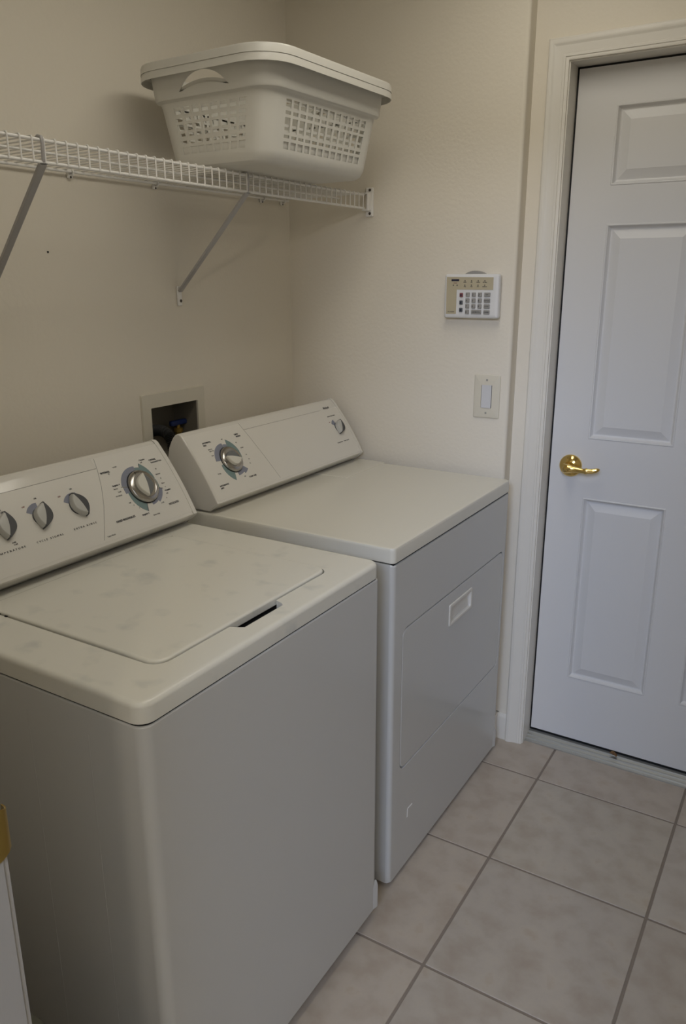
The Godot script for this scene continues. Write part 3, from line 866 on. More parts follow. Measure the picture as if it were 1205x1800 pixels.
# ------------------------------------------------------------------ laundry basket
# half-length along x, half-width along z and height of each level of the wall; all in the basket's own axes
func basket_mesh(parts: Node3D, hole_drop := 0.0) -> void:
	var Lb := 0.2150; var Wb := 0.1440; var Ls := 0.2290; var Ws := 0.1740; var hs := 0.1489
	var Lc := 0.2410; var Wc := 0.1860; var H := 0.2070; var Lt := 0.2500; var Wt := 0.1915
	var th := 0.0013
	# columns: the outline as (face, value): 0 +z, 1 -x, 2 -z, 3 +x, and corners
	var cols := []                                           # [kind, value, open-column index or -1, face]
	var nx := 12; var nz := 8
	for face in 4:
		var n: int = nx if face % 2 == 0 else nz
		var half: float = 0.915
		var edges := [-1.0]
		for i in n:
			var c0 := -half + 2 * half * i / n
			var c1 := -half + 2 * half * (i + 1) / n
			var bar := (c1 - c0) * 0.135
			edges.append(c0 + bar); 
			if face % 2 == 1: edges.append((c0 + c1) / 2)
			edges.append(c1 - bar)
		edges.append(1.0)
		for i in edges.size() - 1:
			var per := 2 if face % 2 == 0 else 3
			var k := (i - 1) % per if i > 0 else -1
			var open: int = (i - 1) / per if i > 0 and i < edges.size() - 1 and k < per - 1 else -1
			cols.append(["side", edges[i], open, face])
		for i in 6:
			cols.append(["corner", (i + 0.001 if i == 0 else float(i)) / 6.0, -1, face])
	var n := cols.size()
	# levels: name, half sizes, corner radius, height
	var rows := [0.0208]
	for e in [0.92, 0.877, 0.74, 0.68, 0.624, 0.575, 0.317, 0.265, 0.20, 0.15, 0.0]:
		rows.append(0.1335 - (0.1335 - 0.0208) * e)
	# rows: 0-1 closing row, then pairs open / bar / open ...
	var levels := []                                         # [hx, hz, r, h, open above?]
	levels.append([Lb - 0.030, Wb - 0.030, 0.030, 0.0000, false])
	levels.append([Lb - 0.012, Wb - 0.012, 0.038, 0.0025, false])
	levels.append([Lb - 0.003, Wb - 0.003, 0.043, 0.0085, false])
	for i in rows.size():
		var t: float = rows[i] / hs
		var open: bool = i in [2, 4, 6, 8, 10] and i < rows.size() - 1
		# openings, from the bottom: short, medium, short, long, short, square
		levels.append([lerpf(Lb, Ls, t), lerpf(Wb, Ws, t), 0.045, rows[i], open])
	levels.append([Ls, Ws, 0.045, hs - 0.004, false])
	levels.append([Ls + 0.003, Ws + 0.003, 0.047, hs - 0.001, false])
	levels.append([Lc - 0.002, Wc - 0.002, 0.053, hs + 0.0005, false])
	levels.append([Lc, Wc, 0.055, hs + 0.004, false])
	var first_hole := levels.size()
	levels.append([0.0, 0.0, 0.0, -1.0, true])     # lower edge of the hand hole
	levels.append([0.0, 0.0, 0.0, -2.0, false])    # upper edge of the hand hole
	levels.append([Lt, Wt, 0.062, H - 0.006, false])
	levels.append([Lt + 0.003, Wt + 0.003, 0.064, H - 0.002, false])
	levels.append([Lt + 0.007, Wt + 0.007, 0.067, H, false])
	var pts := func(l: Array, inset: float) -> PackedVector3Array:
		var ring := PackedVector3Array()
		for c in cols:
			var hx: float = l[0] - inset; var hz: float = l[1] - inset; var r: float = l[2] - inset
			var h: float = l[3]
			var f: int = c[3]
			if h < 0.0:
				# crescent across the middle of the two short walls
				var s: float = c[1] if c[0] == "side" and f % 2 == 1 else 9.0
				var q := clampf(1.0 - pow(s / 0.535, 2.0), 0.0, 1.0) if absf(s) < 1.0 else 0.0
				h = (0.1605 + 0.0110 * q - (hole_drop if q > 0.0 else 0.0)) if h > -1.5 else (0.1610 + 0.0355 * pow(q, 0.7))
				if q <= 0.0 and hole_drop > 0.0: h = (hs + 0.0040 + 0.0002) if h < 0.1608 else h
				var t := (h - hs - 0.004) / (H - 0.006 - hs - 0.004)
				hx = lerpf(Lc, Lt, t) - inset; hz = lerpf(Wc, Wt, t) - inset; r = lerpf(0.055, 0.062, t) - inset
			var ex := hx - r; var ez := hz - r
			var p: Vector3
			if c[0] == "side":
				p = [Vector3(-c[1] * ex, h, hz), Vector3(-hx, h, -c[1] * ez), Vector3(c[1] * ex, h, -hz), Vector3(hx, h, c[1] * ez)][f]
			else:
				var a: float = PI / 2 * c[1]
				p = [Vector3(-ex - r * sin(a), h, ez + r * cos(a)), Vector3(-ex - r * cos(a), h, -ez - r * sin(a)), Vector3(ex + r * sin(a), h, -ez - r * cos(a)), Vector3(ex + r * cos(a), h, ez + r * sin(a))][f]
			ring.append(p)
		return ring
	var outer := []; var inner := []
	for l in levels:
		outer.append(pts.call(l, 0.0)); inner.append(pts.call(l, th))
	var open := func(k: int, j: int) -> bool:
		if k < 0 or k >= levels.size() - 1: return false
		if k == first_hole:
			return cols[j][0] == "side" and cols[j][3] % 2 == 1 and absf((cols[j][1] + (cols[(j + 1) % n][1] if cols[(j + 1) % n][0] == "side" else 1.0)) / 2) < 0.535
		return levels[k][4] and cols[j][2] >= 0
	var m := MB.new()
	for k in levels.size() - 1:
		for j in n:
			var j2 := (j + 1) % n
			# going round 0,1,2,3 is clockwise seen from above, so outside is p, s, r, q
			if not open.call(k, j):
				m.quad(outer[k][j], outer[k + 1][j], outer[k + 1][j2], outer[k][j2])
				m.quad(inner[k][j], inner[k][j2], inner[k + 1][j2], inner[k + 1][j])
			else:
				if not open.call(k - 1, j): m.quad(outer[k][j], outer[k][j2], inner[k][j2], inner[k][j])
				if not open.call(k + 1, j): m.quad(outer[k + 1][j2], outer[k + 1][j], inner[k + 1][j], inner[k + 1][j2])
				if not open.call(k, (j + n - 1) % n): m.quad(outer[k][j], inner[k][j], inner[k + 1][j], outer[k + 1][j])
				if not open.call(k, j2): m.quad(inner[k][j2], outer[k][j2], outer[k + 1][j2], inner[k + 1][j2])
	var base: PackedVector3Array = outer[0].duplicate(); base.reverse()
	m.cap(base, true)
	var floor_in: PackedVector3Array = inner[0].duplicate(); floor_in.reverse()
	for i in floor_in.size(): floor_in[i].y += th
	m.cap(floor_in, false)
	part_local(parts, "tub", m, M.basket, 33.0)
	# rim: a flange that turns down
	var rim := MB.new()
	var rr := []
	for e in [[0.0045, -0.0022], [0.0070, 0.0], [0.0160, 0.0015], [0.0205, 0.0005], [0.0225, -0.0030], [0.0235, -0.0174], [0.0222, -0.0174], [0.0208, -0.0035], [0.0190, -0.0012], [0.0070, -0.0018]]:
		var ring: PackedVector3Array = pts.call([Lt + e[0], Wt + e[0], 0.061 + e[0], H + e[1], false], 0.0)
		ring.reverse()
		rr.append(ring)
	rr.append(rr[0])
	rr.reverse()
	rim.loft(rr, false, false)
	part_local(parts, "rim", rim, M.basket, 33.0)

func part_local(parent: Node, called: String, shape: MB, m: Material, crease := 42.0) -> MeshInstance3D:
	var o := MeshInstance3D.new()
	o.mesh = shape.mesh(Vector3.ZERO, crease)
	o.material_override = m
	o.name = called
	parent.add_child(o, true)
	return o

func laundry_baskets() -> void:
	var at := Vector3(-0.4674, 1.7225, 0.2846)
	var a := thing("laundry_basket", at, "lower of two nested white plastic laundry baskets, resting on the wire shelf", "laundry basket", "nested laundry baskets")
	basket_mesh(a)
	a.rotation.y = -0.0424
	var b := thing("laundry_basket", at + Vector3(0, 0.0160, 0), "upper basket", "laundry basket", "nested laundry baskets")
	basket_mesh(b, 0.0075)
	b.rotation.y = -0.0424
	b.set_meta("label", "upper white plastic laundry basket, nested inside the lower one so mostly its rim shows")

# ------------------------------------------------------------------ wall fittings
func outlet_box() -> void:
	var w := thing("washer_outlet_box", Vector3(-0.5805, 0.97, 0.0), "cream recessed laundry outlet box in the back wall behind the consoles", "outlet box")
	var fx0 := -0.7055; var fx1 := -0.4560; var fy0 := 0.965; var fy1 := 1.1805
	var ix0 := -0.6726; var ix1 := -0.4863; var iy0 := 0.985; var iy1 := 1.1415
	var rings := []
	for e in [[0, 0.0, 0.0], [0, 0.0, 0.0035], [0, 0.0018, 0.0060], [1, 0.0, 0.0060], [1, 0.0, 0.0]]:
		if e[0] == 0: rings.append(front_ring((fx0 + fx1) / 2, (fy0 + fy1) / 2, (fx1 - fx0) / 2 - e[1], (fy1 - fy0) / 2 - e[1], 0.004, e[2]))
		else: rings.append(front_ring((ix0 + ix1) / 2, (iy0 + iy1) / 2, (ix1 - ix0) / 2, (iy1 - iy0) / 2, 0.002, e[2]))
	var m := MB.new()
	m.loft(rings, false, false)
	part(w, "frame", m, M.plate)
	rings = []
	for e in [[0.0, 0.002], [0.0, -0.02], [0.006, -0.088]]:
		rings.append(front_ring((ix0 + ix1) / 2, (iy0 + iy1) / 2, (ix1 - ix0) / 2 - e[0] + 0.0005, (iy1 - iy0) / 2 - e[0] + 0.0005, 0.002, e[1]))
	var b := MB.new()
	b.loft(rings, false, true)
	part(w, "box_shell", b, M.box_inside)
	# valve
	var v := MB.new()
	v.lathe(Vector3(-0.520, 0.986, -0.045), [[0.014, 0.0], [0.014, 0.03], [0.010, 0.032], [0.010, 0.062], [0.014, 0.064], [0.014, 0.074], [0.006, 0.076], [0.006, 0.086]], Vector3.BACK, Vector3.RIGHT, 16)
	var valve := part(w, "supply_valve", v, M.brass_old)
	var h := MB.new()
	h.rbox(Vector3(-0.519, 1.0760, -0.045), Vector3(0.066, 0.016, 0.014), 0.005, 3)
	part(valve, "valve_handle", h, M.valve_blue, "blue lever")
	var c := MB.new()
	c.tube([Vector3(-0.520, 1.03, -0.034), Vector3(-0.515, 1.032, -0.010), Vector3(-0.512, 1.022, 0.012), Vector3(-0.512, 0.99, 0.030), Vector3(-0.512, 0.93, 0.036)], 0.009, 10)
	part(valve, "supply_hose", c, M.rubber)

func drain_hose() -> void:
	var m := MB.new()
	var path := []
	for p in [[-0.646, 0.990, -0.056], [-0.642, 1.040, -0.054], [-0.636, 1.062, -0.040], [-0.631, 1.0735, -0.014], [-0.628, 1.0735, 0.016], [-0.627, 1.058, 0.038], [-0.628, 1.020, 0.050], [-0.630, 0.960, 0.053], [-0.632, 0.900, 0.054], [-0.636, 0.80, 0.054], [-0.64, 0.6, 0.055]]:
		path.append(Vector3(p[0] - 0.014, p[1] + 0.002, p[2]))
	# ribbed: the radius waves along the hose
	var curve := Curve3D.new()
	curve.bake_interval = 0.0035
	for i in path.size():
		var tn: Vector3 = (path[mini(i + 1, path.size() - 1)] - path[maxi(i - 1, 0)]) / 6.0
		curve.add_point(path[i], -tn, tn)
	var pts := curve.get_baked_points()
	var rings := []
	var u := Vector3.RIGHT
	for i in pts.size():
		var d: Vector3 = (pts[mini(i + 1, pts.size() - 1)] - pts[maxi(i - 1, 0)]).normalized()
		u = (u - d * u.dot(d)).normalized()
		var v := d.cross(u)
		var ring := PackedVector3Array()
		for k in 14:
			var an := TAU * k / 14
			ring.append(pts[i] + (u * cos(an) + v * sin(an)) * (0.0150 + 0.0012 * (1 if i % 2 else -1)))
		rings.append(ring)
	m.loft(rings)
	whole("drain_hose", m, M.rubber, "black ribbed drain hose arching out of the recessed outlet box", "hose")

func light_switch() -> void:
	var w := thing("light_switch", Vector3(0, 1.078, 0.6985), "cream light switch plate with a white rocker on the right wall below the keypad", "light switch")
	var y0 := 1.0782; var y1 := 1.2052; var z0 := 0.6592; var z1 := 0.7397
	var cy := (y0 + y1) / 2; var cz := (z0 + z1) / 2
	var ring := func(hz: float, hy: float, r: float, x: float, oy := 0.0) -> PackedVector3Array:
		var o := PackedVector3Array()
		for q in MB.rr(hz, hy, r, 4): o.append(Vector3(-x, cy + oy + q.y, cz + q.x))
		return o
	var rings := [ring.call((z1 - z0) / 2, (y1 - y0) / 2, 0.004, 0.0), ring.call((z1 - z0) / 2, (y1 - y0) / 2, 0.004, 0.003), ring.call((z1 - z0) / 2 - 0.003, (y1 - y0) / 2 - 0.003, 0.003, 0.0058), ring.call(0.0168, 0.0338, 0.002, 0.0064), ring.call(0.0164, 0.0334, 0.002, 0.001)]
	var m := MB.new()
	m.loft(rings, false, true)
	part(w, "wall_plate", m, M.plate)
	var rk := MB.new()
	var a := 0.0035
	var lo := PackedVector3Array(); var hi := PackedVector3Array()
	var zz := [cz - 0.0150, cz + 0.0150]
	# the paddle leans: its lower half stands out
	rk.prism(PackedVector2Array([Vector2(1.1755, 0.0), Vector2(1.1755, -0.0070), Vector2(1.1420, -0.0072), Vector2(1.1085, -0.0086), Vector2(1.1085, 0.0)]), Vector3(0, 0, cz), Vector3.UP, Vector3.RIGHT, -0.0150, 0.0150)
	part(w, "rocker", rk, M.rocker, "white paddle switch")
	for y in [cy + 0.0485, cy - 0.0485]:
		var s := MB.new()
		s.rbox(Vector3(-0.0062, y, cz), Vector3(0.0016, 0.0055, 0.0055), 0.0007, 2)
		part(w, "screw", s, M.key)

func keypad() -> void:
	var w := thing("alarm_keypad", Vector3(0, 1.366, 0.647), "white alarm keypad with a tan faceplate and rows of grey keys on the right wall", "keypad")
	var y0 := 1.3660; var y1 := 1.4880; var z0 := 0.5640; var z1 := 0.7300
	var cy := (y0 + y1) / 2; var cz := (z0 + z1) / 2
	var face_x := -0.0300
	var U := Vector3.UP; var V := Vector3.FORWARD       # up x forward = left: out of the wall
	var b := MB.new()
	b.slab(Vector3(0, cy, cz), (y1 - y0) / 2, (z1 - z0) / 2, 0.006, [[0.004, 0.0], [0.003, 0.004], [0.0, 0.011], [0.0, 0.022], [0.0012, 0.0262], [0.0042, 0.0285], [0.0095, 0.0292], [0.0115, 0.0292]], U, V, 4)
	part(w, "housing", b, M.keypad)
	var d := MB.new()
	d.lathe(Vector3(0, 1.4395, 0.6510), [[0.0575, 0.0], [0.0575, 0.016], [0.0560, 0.018]], U, V, 48)
	part(w, "sounder_ring", d, M.key, "grey round backing showing above the housing")
	var tan_shape := MB.new()
	var o := PackedVector2Array()
	for q in [[1.4805, 0.5710], [1.4790, 0.7130], [1.4450, 0.7130], [1.4455, 0.6030], [1.3775, 0.6030], [1.3770, 0.5720]]:
		o.append(Vector2(q[0] - cy, -(q[1] - cz)))
	tan_shape.prism(o, Vector3(0, cy, cz), U, V, 0.027, 0.0300)
	var tp := part(w, "faceplate", tan_shape, M.keypad_tan, "tan plate")
	var scr := MB.new()
	scr.rbox(Vector3(face_x - 0.0004, 1.4714, 0.5980), Vector3(0.0012, 0.0055, 0.0235), 0.0005, 2)
	part(tp, "display", scr, M.navy, "dark display strip")
	for z in [0.5924, 0.6038]:
		var l := MB.new()
		l.rbox(Vector3(face_x - 0.0004, 1.4572, z), Vector3(0.0012, 0.0035, 0.0028), 0.0005, 2)
		part(tp, "indicator", l, M.ink)
	for i in 4:
		for k in 2:
			var z := 0.6278 + i * 0.0200
			var y := 1.4695 if k == 0 else 1.4575
			var l := MB.new()
			l.rbox(Vector3(face_x - 0.0004, y, z), Vector3(0.0012, 0.0030, 0.0026), 0.0005, 2)
			part(tp, "indicator", l, M.ink)
			var words: String = ["READY", "AUX", "BYPASS", "TROUBLE"][i] if k == 0 else ["FIRE", "PWR", "TEST", "MEMORY"][i]
			lettering(tp, words, 0.0022, Vector3(face_x - 0.0003, y - 0.0040, z), Vector3.BACK, Vector3.UP, M.ink, sans, 1.0, HORIZONTAL_ALIGNMENT_CENTER)
	lettering(tp, "ALARM", 0.0028, Vector3(face_x - 0.0003, 1.3835, 0.5870), Vector3.BACK, Vector3.UP, M.ink, serif, 1.5, HORIZONTAL_ALIGNMENT_CENTER)
	lettering(tp, "ARMED", 0.0024, Vector3(face_x - 0.0003, 1.4635, 0.5980), Vector3.BACK, Vector3.UP, M.ink_red, sans, 1.0, HORIZONTAL_ALIGNMENT_CENTER)
	var row_y := [1.4317, 1.4155, 1.3998, 1.3838]
	for r in 3:
		var y: float = [1.4303, 1.4096, 1.3890][r]
		var k := key_shape(y, 0.6183, 0.0100, 0.0115)
		var kp := part(w, "key", k, [M.key_red, M.key_dark, M.key_dark][r], ["red emergency key", "dark fire key", "dark help key"][r])
		var dot := MB.new()
		dot.rbox(Vector3(face_x - 0.0034, y, 0.6183), Vector3(0.0010, 0.0050, 0.0042), 0.0004, 2)
		part(kp, "key_symbol", dot, M.navy)
	var digits := ["1", "2", "3", "4", "5", "6", "7", "8", "9"]
	for r in 4:
		for c in 3:
			if r == 3 and c > 0: continue
			var z := 0.6378 + c * 0.0187
			var kp := part(w, "key", key_shape(row_y[r], z, 0.0118, 0.0122), M.key)
			lettering(kp, "0" if r == 3 else digits[r * 3 + c], 0.0050, Vector3(face_x - 0.0031, row_y[r], z - 0.0022), Vector3.BACK, Vector3.UP, M.ink, sans_bold, 1.0, HORIZONTAL_ALIGNMENT_CENTER)
	var wide := part(w, "key", key_shape(1.3840, 0.6658, 0.0300, 0.0118), M.key)
	lettering(wide, "CANCEL", 0.0046, Vector3(face_x - 0.0031, 1.3840, 0.6658), Vector3.BACK, Vector3.UP, M.ink, sans_bold, 1.0, HORIZONTAL_ALIGNMENT_CENTER)
	for r in 4:
		var kp := part(w, "key", key_shape(row_y[r], 0.6970, 0.0182, 0.0116), M.key)
		lettering(kp, ["ON", "BYPASS", "CODE", "CHIME"][r], 0.0034, Vector3(face_x - 0.0031, row_y[r], 0.6970), Vector3.BACK, Vector3.UP, M.ink, sans_bold, 1.0, HORIZONTAL_ALIGNMENT_CENTER)

func key_shape(y: float, z: float, wz: float, hy: float) -> MB:
	var m := MB.new()
	m.rbox(Vector3(-0.0305, y, z), Vector3(0.0052, hy, wz), 0.0018, 3)
	return m

# ------------------------------------------------------------------ room
func rect_ring(x: float, y0: float, y1: float, z0: float, z1: float) -> PackedVector3Array:
	return PackedVector3Array([Vector3(x, y0, z0), Vector3(x, y0, z1), Vector3(x, y1, z1), Vector3(x, y1, z0)])

func entry_door() -> void:
	var X := 0.110; var z0 := 0.8708; var z1 := 1.6560; var y0 := 0.031; var y1 := 2.0060
	var w := thing("door_1", Vector3(X + 0.02, y0, (z0 + z1) / 2), "white six-panel entry door with a brass lever handle at right", "", "", "structure")
	var zs := [z0, 0.9760, 1.2120, 1.3100, 1.5460, z1]
	var ys := [y0, 0.2465, 0.8446, 1.0235, 1.6170, 1.7140, 1.9120, y1]
	var m := MB.new()
	var quad_at := func(a: float, b: float, c: float, d: float) -> void:      # a face towards -x
		m.quad(Vector3(X, a, c), Vector3(X, a, d), Vector3(X, b, d), Vector3(X, b, c))
	for i in 7:
		for k in 5:
			if i % 2 == 1 and k % 2 == 1: continue
			quad_at.call(ys[i], ys[i + 1], zs[k], zs[k + 1])
	var T := X + 0.042
	m.quad(Vector3(T, y0, z0), Vector3(T, y1, z0), Vector3(T, y1, z1), Vector3(T, y0, z1))
	m.quad(Vector3(X, y0, z0), Vector3(X, y1, z0), Vector3(T, y1, z0), Vector3(T, y0, z0))
	m.quad(Vector3(X, y0, z1), Vector3(T, y0, z1), Vector3(T, y1, z1), Vector3(X, y1, z1))
	m.quad(Vector3(X, y1, z0), Vector3(X, y1, z1), Vector3(T, y1, z1), Vector3(T, y1, z0))
	m.quad(Vector3(X, y0, z0), Vector3(T, y0, z0), Vector3(T, y0, z1), Vector3(X, y0, z1))
	part(w, "door_leaf", m, M.door, "", 30.0)
	for i in [1, 3, 5]:
		for k in [1, 3]:
			var rings := []
			for e in [[0.0, 0.0], [0.0020, -0.0016], [0.0045, -0.0010], [0.0070, 0.0045], [0.0105, 0.0088], [0.0135, 0.0098], [0.0165, 0.0092], [0.0370, 0.0020], [0.0385, 0.0014]]:
				rings.append(rect_ring(X + e[1], ys[i] + e[0], ys[i + 1] - e[0], zs[k] + e[0], zs[k + 1] - e[0]))
			var pm := MB.new()
			pm.loft(rings, false, true)
			part(w, "door_panel", pm, M.door, "", 20.0)
	# handle
	var hy := 0.9385; var hz := 0.9320
	var U := Vector3.UP; var V := Vector3.FORWARD
	var r := MB.new()
	r.lathe(Vector3(X, hy, hz), [[0.0335, 0.0], [0.0335, 0.003], [0.0325, 0.006], [0.0280, 0.0105], [0.0200, 0.0140], [0.0155, 0.0160], [0.0140, 0.0200], [0.0125, 0.0300], [0.0120, 0.0400]], U, V, 40)
	var h := part(w, "door_handle", r, M.brass, "polished brass lever handle")
	var lv := MB.new()
	var rings := []
	for e in [[0.0, 0.0415, 0.0, 0.0135], [0.006, 0.048, 0.0, 0.0145], [0.016, 0.0500, 0.001, 0.0135], [0.028, 0.0500, 0.001, 0.0100], [0.045, 0.0500, 0.0005, 0.0078], [0.060, 0.0500, -0.001, 0.0072], [0.0640, 0.0500, -0.001, 0.0080], [0.0680, 0.0498, -0.0008, 0.0095], [0.0710, 0.0498, -0.0006, 0.0088], [0.0740, 0.0496, -0.0004, 0.0078], [0.086, 0.0485, 0.001, 0.0078], [0.098, 0.0465, 0.004, 0.0070], [0.104, 0.0450, 0.006, 0.0045], [0.1060, 0.0445, 0.0066, 0.0012]]:
		var ring := PackedVector3Array()
		for k in 16:
			var a := TAU * k / 16
			ring.append(Vector3(X - e[1] + cos(a) * e[3] * 0.85, hy + 0.0 + e[2] + sin(a) * e[3], hz + e[0] - 0.010))
		rings.append(ring)
	lv.loft(rings)
	part(h, "lever", lv, M.brass)
	var kh := MB.new()
	kh.lathe(Vector3(X - 0.0500, hy, hz - 0.002), [[0.0060, -0.006], [0.0060, 0.0075], [0.0045, 0.0088]], U, V, 16)
	part(h, "lock_button", kh, M.brass_old)
	# black weather strip round the leaf
	var ws := MB.new()
	ws.box(Vector3(X + 0.004, y0, z0 - 0.006), Vector3(T, y1 + 0.006, z0 - 0.0002))
	ws.box(Vector3(X + 0.004, y1 + 0.0002, z0 - 0.006), Vector3(T, y1 + 0.006, z1 + 0.006))
	ws.box(Vector3(X + 0.004, y0, z1 + 0.0002), Vector3(T, y1 + 0.006, z1 + 0.006))
	ws.box(Vector3(X + 0.006, 0.020, z0 - 0.006), Vector3(T, y0 - 0.0002, z1 + 0.006))
	part(w, "weather_strip", ws, M.rubber, "black rubber strip")

# moulding mitred round three sides of a doorway in a wall at x; side = the way it stands out
func frame_loft(profile: Array, x: float, side: float, z0: float, z1: float, y: float) -> MB:
	var m := MB.new()
	var rings := []
	for k in 4:
		var ring := PackedVector3Array()
		for p in profile:
			var yy: float = 0.0 if k == 0 or k == 3 else y + p[0]
			var zz: float = z0 - p[0] if k < 2 else z1 + p[0]
			ring.append(Vector3(x + side * p[1], yy, zz))
		rings.append(ring)
	m.loft(rings)
	return m

func flipped(m: MB) -> MB:
	for i in range(0, m.a.size(), 3):
		var t := m.a[i + 1]; m.a[i + 1] = m.a[i + 2]; m.a[i + 2] = t
	return m

func outward(m: MB) -> MB:      # a closed shape whose signed volume is negative is inside out
	var v := 0.0
	for i in range(0, m.a.size(), 3): v += m.a[i].dot(m.a[i + 1].cross(m.a[i + 2]))
	return flipped(m) if v < 0.0 else m

func build_room() -> void:
	var xl := -1.8745; var zfr := 2.10; var H := 2.44
	# floor: grout bed with tiles laid on it one by one
	var fl := MB.new()
	fl.box(Vector3(-2.0, -0.10, -0.12), Vector3(0.25, -0.0018, zfr + 0.1))
	var bed := whole("floor", fl, M.grout, "pale stone-look tile floor of the laundry room with grey grout lines", "", "", "structure")
	var s := 0.399; var gx := -0.1176; var gz := 0.9691; var g := 0.0032
	var rng := RandomNumberGenerator.new(); rng.seed = 4
	for i in range(-1, 5):
		for j in range(-3, 3):
			var a0 := maxf(gx - (i + 1) * s + g, xl - 0.10); var a1 := minf(gx - i * s - g, 0.072)
			var b0 := maxf(gz + j * s + g, 0.0); var b1 := minf(gz + (j + 1) * s - g, zfr)
			if a1 - a0 < 0.02 or b1 - b0 < 0.02: continue
			var t := MB.new()
			var lift := rng.randf_range(-0.0003, 0.0004)
			t.slab(Vector3((a0 + a1) / 2, 0, (b0 + b1) / 2), (b1 - b0) / 2, (a1 - a0) / 2, 0.002, [[0.0, -0.010], [0.0, -0.0016 + lift], [0.0006, -0.0005 + lift], [0.0018, lift]], Vector3.BACK, Vector3.RIGHT, 2)
			part(bed, "tile", t, M.tiles[rng.randi() % 5])
	# back wall round the recessed outlet box
	var wb := MB.new()
	var hx0 := -0.6735; var hx1 := -0.4855; var hy0 := 0.984; var hy1 := 1.1425
	wb.box(Vector3(-2.0, -0.02, -0.12), Vector3(hx0, H, 0)); wb.box(Vector3(hx1, -0.02, -0.12), Vector3(0.05, H, 0))
	wb.box(Vector3(hx0, -0.02, -0.12), Vector3(hx1, hy0, 0)); wb.box(Vector3(hx0, hy1, -0.12), Vector3(hx1, H, 0)); wb.box(Vector3(hx0, hy0, -0.12), Vector3(hx1, hy1, -0.092))
	whole("wall_back", wb, M.wall, "cream painted back wall behind the washer and dryer", "", "", "structure")
	# right wall: the part by the machines stands 5 cm proud of the part with the door
	var wr := MB.new()
	var sx := 0.047
	var o := PackedVector3Array()
	var pr := [Vector2(0.20, -0.12), Vector2(0.20, 0.77)]
	var prof := PackedVector2Array([Vector2(0.20, -0.12), Vector2(0.20, 0.7655), Vector2(0.010, 0.7655)])
	for i in range(1, 6):
		var t := PI / 2 * i / 5
		prof.append(Vector2(0.010 - 0.010 * sin(t), 0.7555 + 0.010 * cos(t)))
	prof.append(Vector2(0.0, -0.12))
	var zx := PackedVector2Array()
	for q in prof: zx.append(Vector2(q.y, q.x))
	wr.prism(zx, Vector3.ZERO, Vector3.BACK, Vector3.RIGHT, -0.02, H)
	wr.box(Vector3(sx, -0.02, 0.766), Vector3(0.20, H, 0.846)); wr.box(Vector3(sx, -0.02, 1.681), Vector3(0.20, H, zfr + 0.12)); wr.box(Vector3(sx, 2.030, 0.846), Vector3(0.20, H, 1.681))
	whole("wall_right", wr, M.wall, "cream painted right wall with keypad, light switch and entry door", "", "", "structure")
	# jamb and casing of the entry door
	var jb := MB.new()
	jb.box(Vector3(sx - 0.001, 0.0, 0.846), Vector3(0.165, 2.030, 0.8652)); jb.box(Vector3(sx - 0.001, 0.0, 1.6616), Vector3(0.165, 2.030, 1.681)); jb.box(Vector3(sx - 0.001, 2.0118, 0.8652), Vector3(0.165, 2.030, 1.6616))
	var trim1 := thing("trim_1", Vector3(sx, 0, 1.26), "white door jamb and moulded casing round the entry door", "", "", "structure")
	part(trim1, "jamb", jb, M.trim)
	var cprof := [[0.0, 0.0], [0.0, 0.0070], [0.0035, 0.0085], [0.0075, 0.0085], [0.0085, 0.0105], [0.0140, 0.0115], [0.0150, 0.0100], [0.0340, 0.0135], [0.0390, 0.0165], [0.0440, 0.0180], [0.0500, 0.0175], [0.0530, 0.0150], [0.0540, 0.0]]
	var cs := frame_loft(cprof, sx, -1.0, 0.8620, 1.6650, 2.0150)
	part(trim1, "casing", outward(cs), M.trim, "", 25.0)
	# sill: ridged aluminium
	var sl := MB.new()
	var sp := PackedVector2Array([Vector2(0.0, 0.066), Vector2(0.0040, 0.066)])
	for i in 3:
		var x := 0.0745 + i * 0.0150; var y := 0.0050 + i * 0.0045
		for q in [[0.0, 0.0], [0.0014, 0.0042], [0.0050, 0.0048], [0.0064, 0.0006]]: sp.append(Vector2(y + q[1], x + q[0]))
	sp.append(Vector2(0.0205, 0.122)); sp.append(Vector2(0.0205, 0.165)); sp.append(Vector2(0.0, 0.165))
	sl.prism(sp, Vector3(0, 0, 1.26), Vector3.UP, Vector3.RIGHT, -0.3960, 0.3960)
	whole("trim_2", outward(sl), M.alu, "ridged aluminium door sill under the entry door", "", "", "structure")
	# baseboards
	var bprof := [Vector2(0.0, 0.0), Vector2(0.092, 0.0), Vector2(0.092, 0.004), Vector2(0.086, 0.009), Vector2(0.078, 0.012), Vector2(0.0, 0.012)]
	var bb := MB.new()
	var bo := PackedVector2Array()
	for q in bprof: bo.append(Vector2(q.x, sx - q.y))
	bb.prism(bo, Vector3(0, 0, 0), Vector3.UP, Vector3.RIGHT, -0.8085, -0.7660)
	bb = outward(bb)
	var b2 := MB.new()
	bo = PackedVector2Array()
	for q in bprof: bo.append(Vector2(q.x, -q.y))
	b2.prism(bo, Vector3.ZERO, Vector3.UP, Vector3.RIGHT, -0.7775, 0.0)
	b2 = outward(b2)
	var b3 := MB.new()
	bo = PackedVector2Array()
	for q in bprof: bo.append(Vector2(q.x, 0.7655 + q.y))
	b3.prism(bo, Vector3.ZERO, Vector3.UP, Vector3.BACK, -0.001, sx) 
	b3 = outward(b3)
	bb.a.append_array(b2.a)
	bb.box(Vector3(0.0, 0.0, 0.7655), Vector3(sx, 0.092, 0.7775))
	whole("baseboard_right", bb, M.trim, "white baseboard at the foot of the right wall beside the door casing", "", "", "structure")
	var b4 := MB.new()
	bo = PackedVector2Array()
	for q in bprof: bo.append(Vector2(q.x, q.y))
	b4.prism(bo, Vector3.ZERO, Vector3.UP, Vector3.BACK, xl, -0.012)
	whole("baseboard_back", outward(b4), M.trim, "white baseboard along the back wall behind the machines", "", "", "structure")
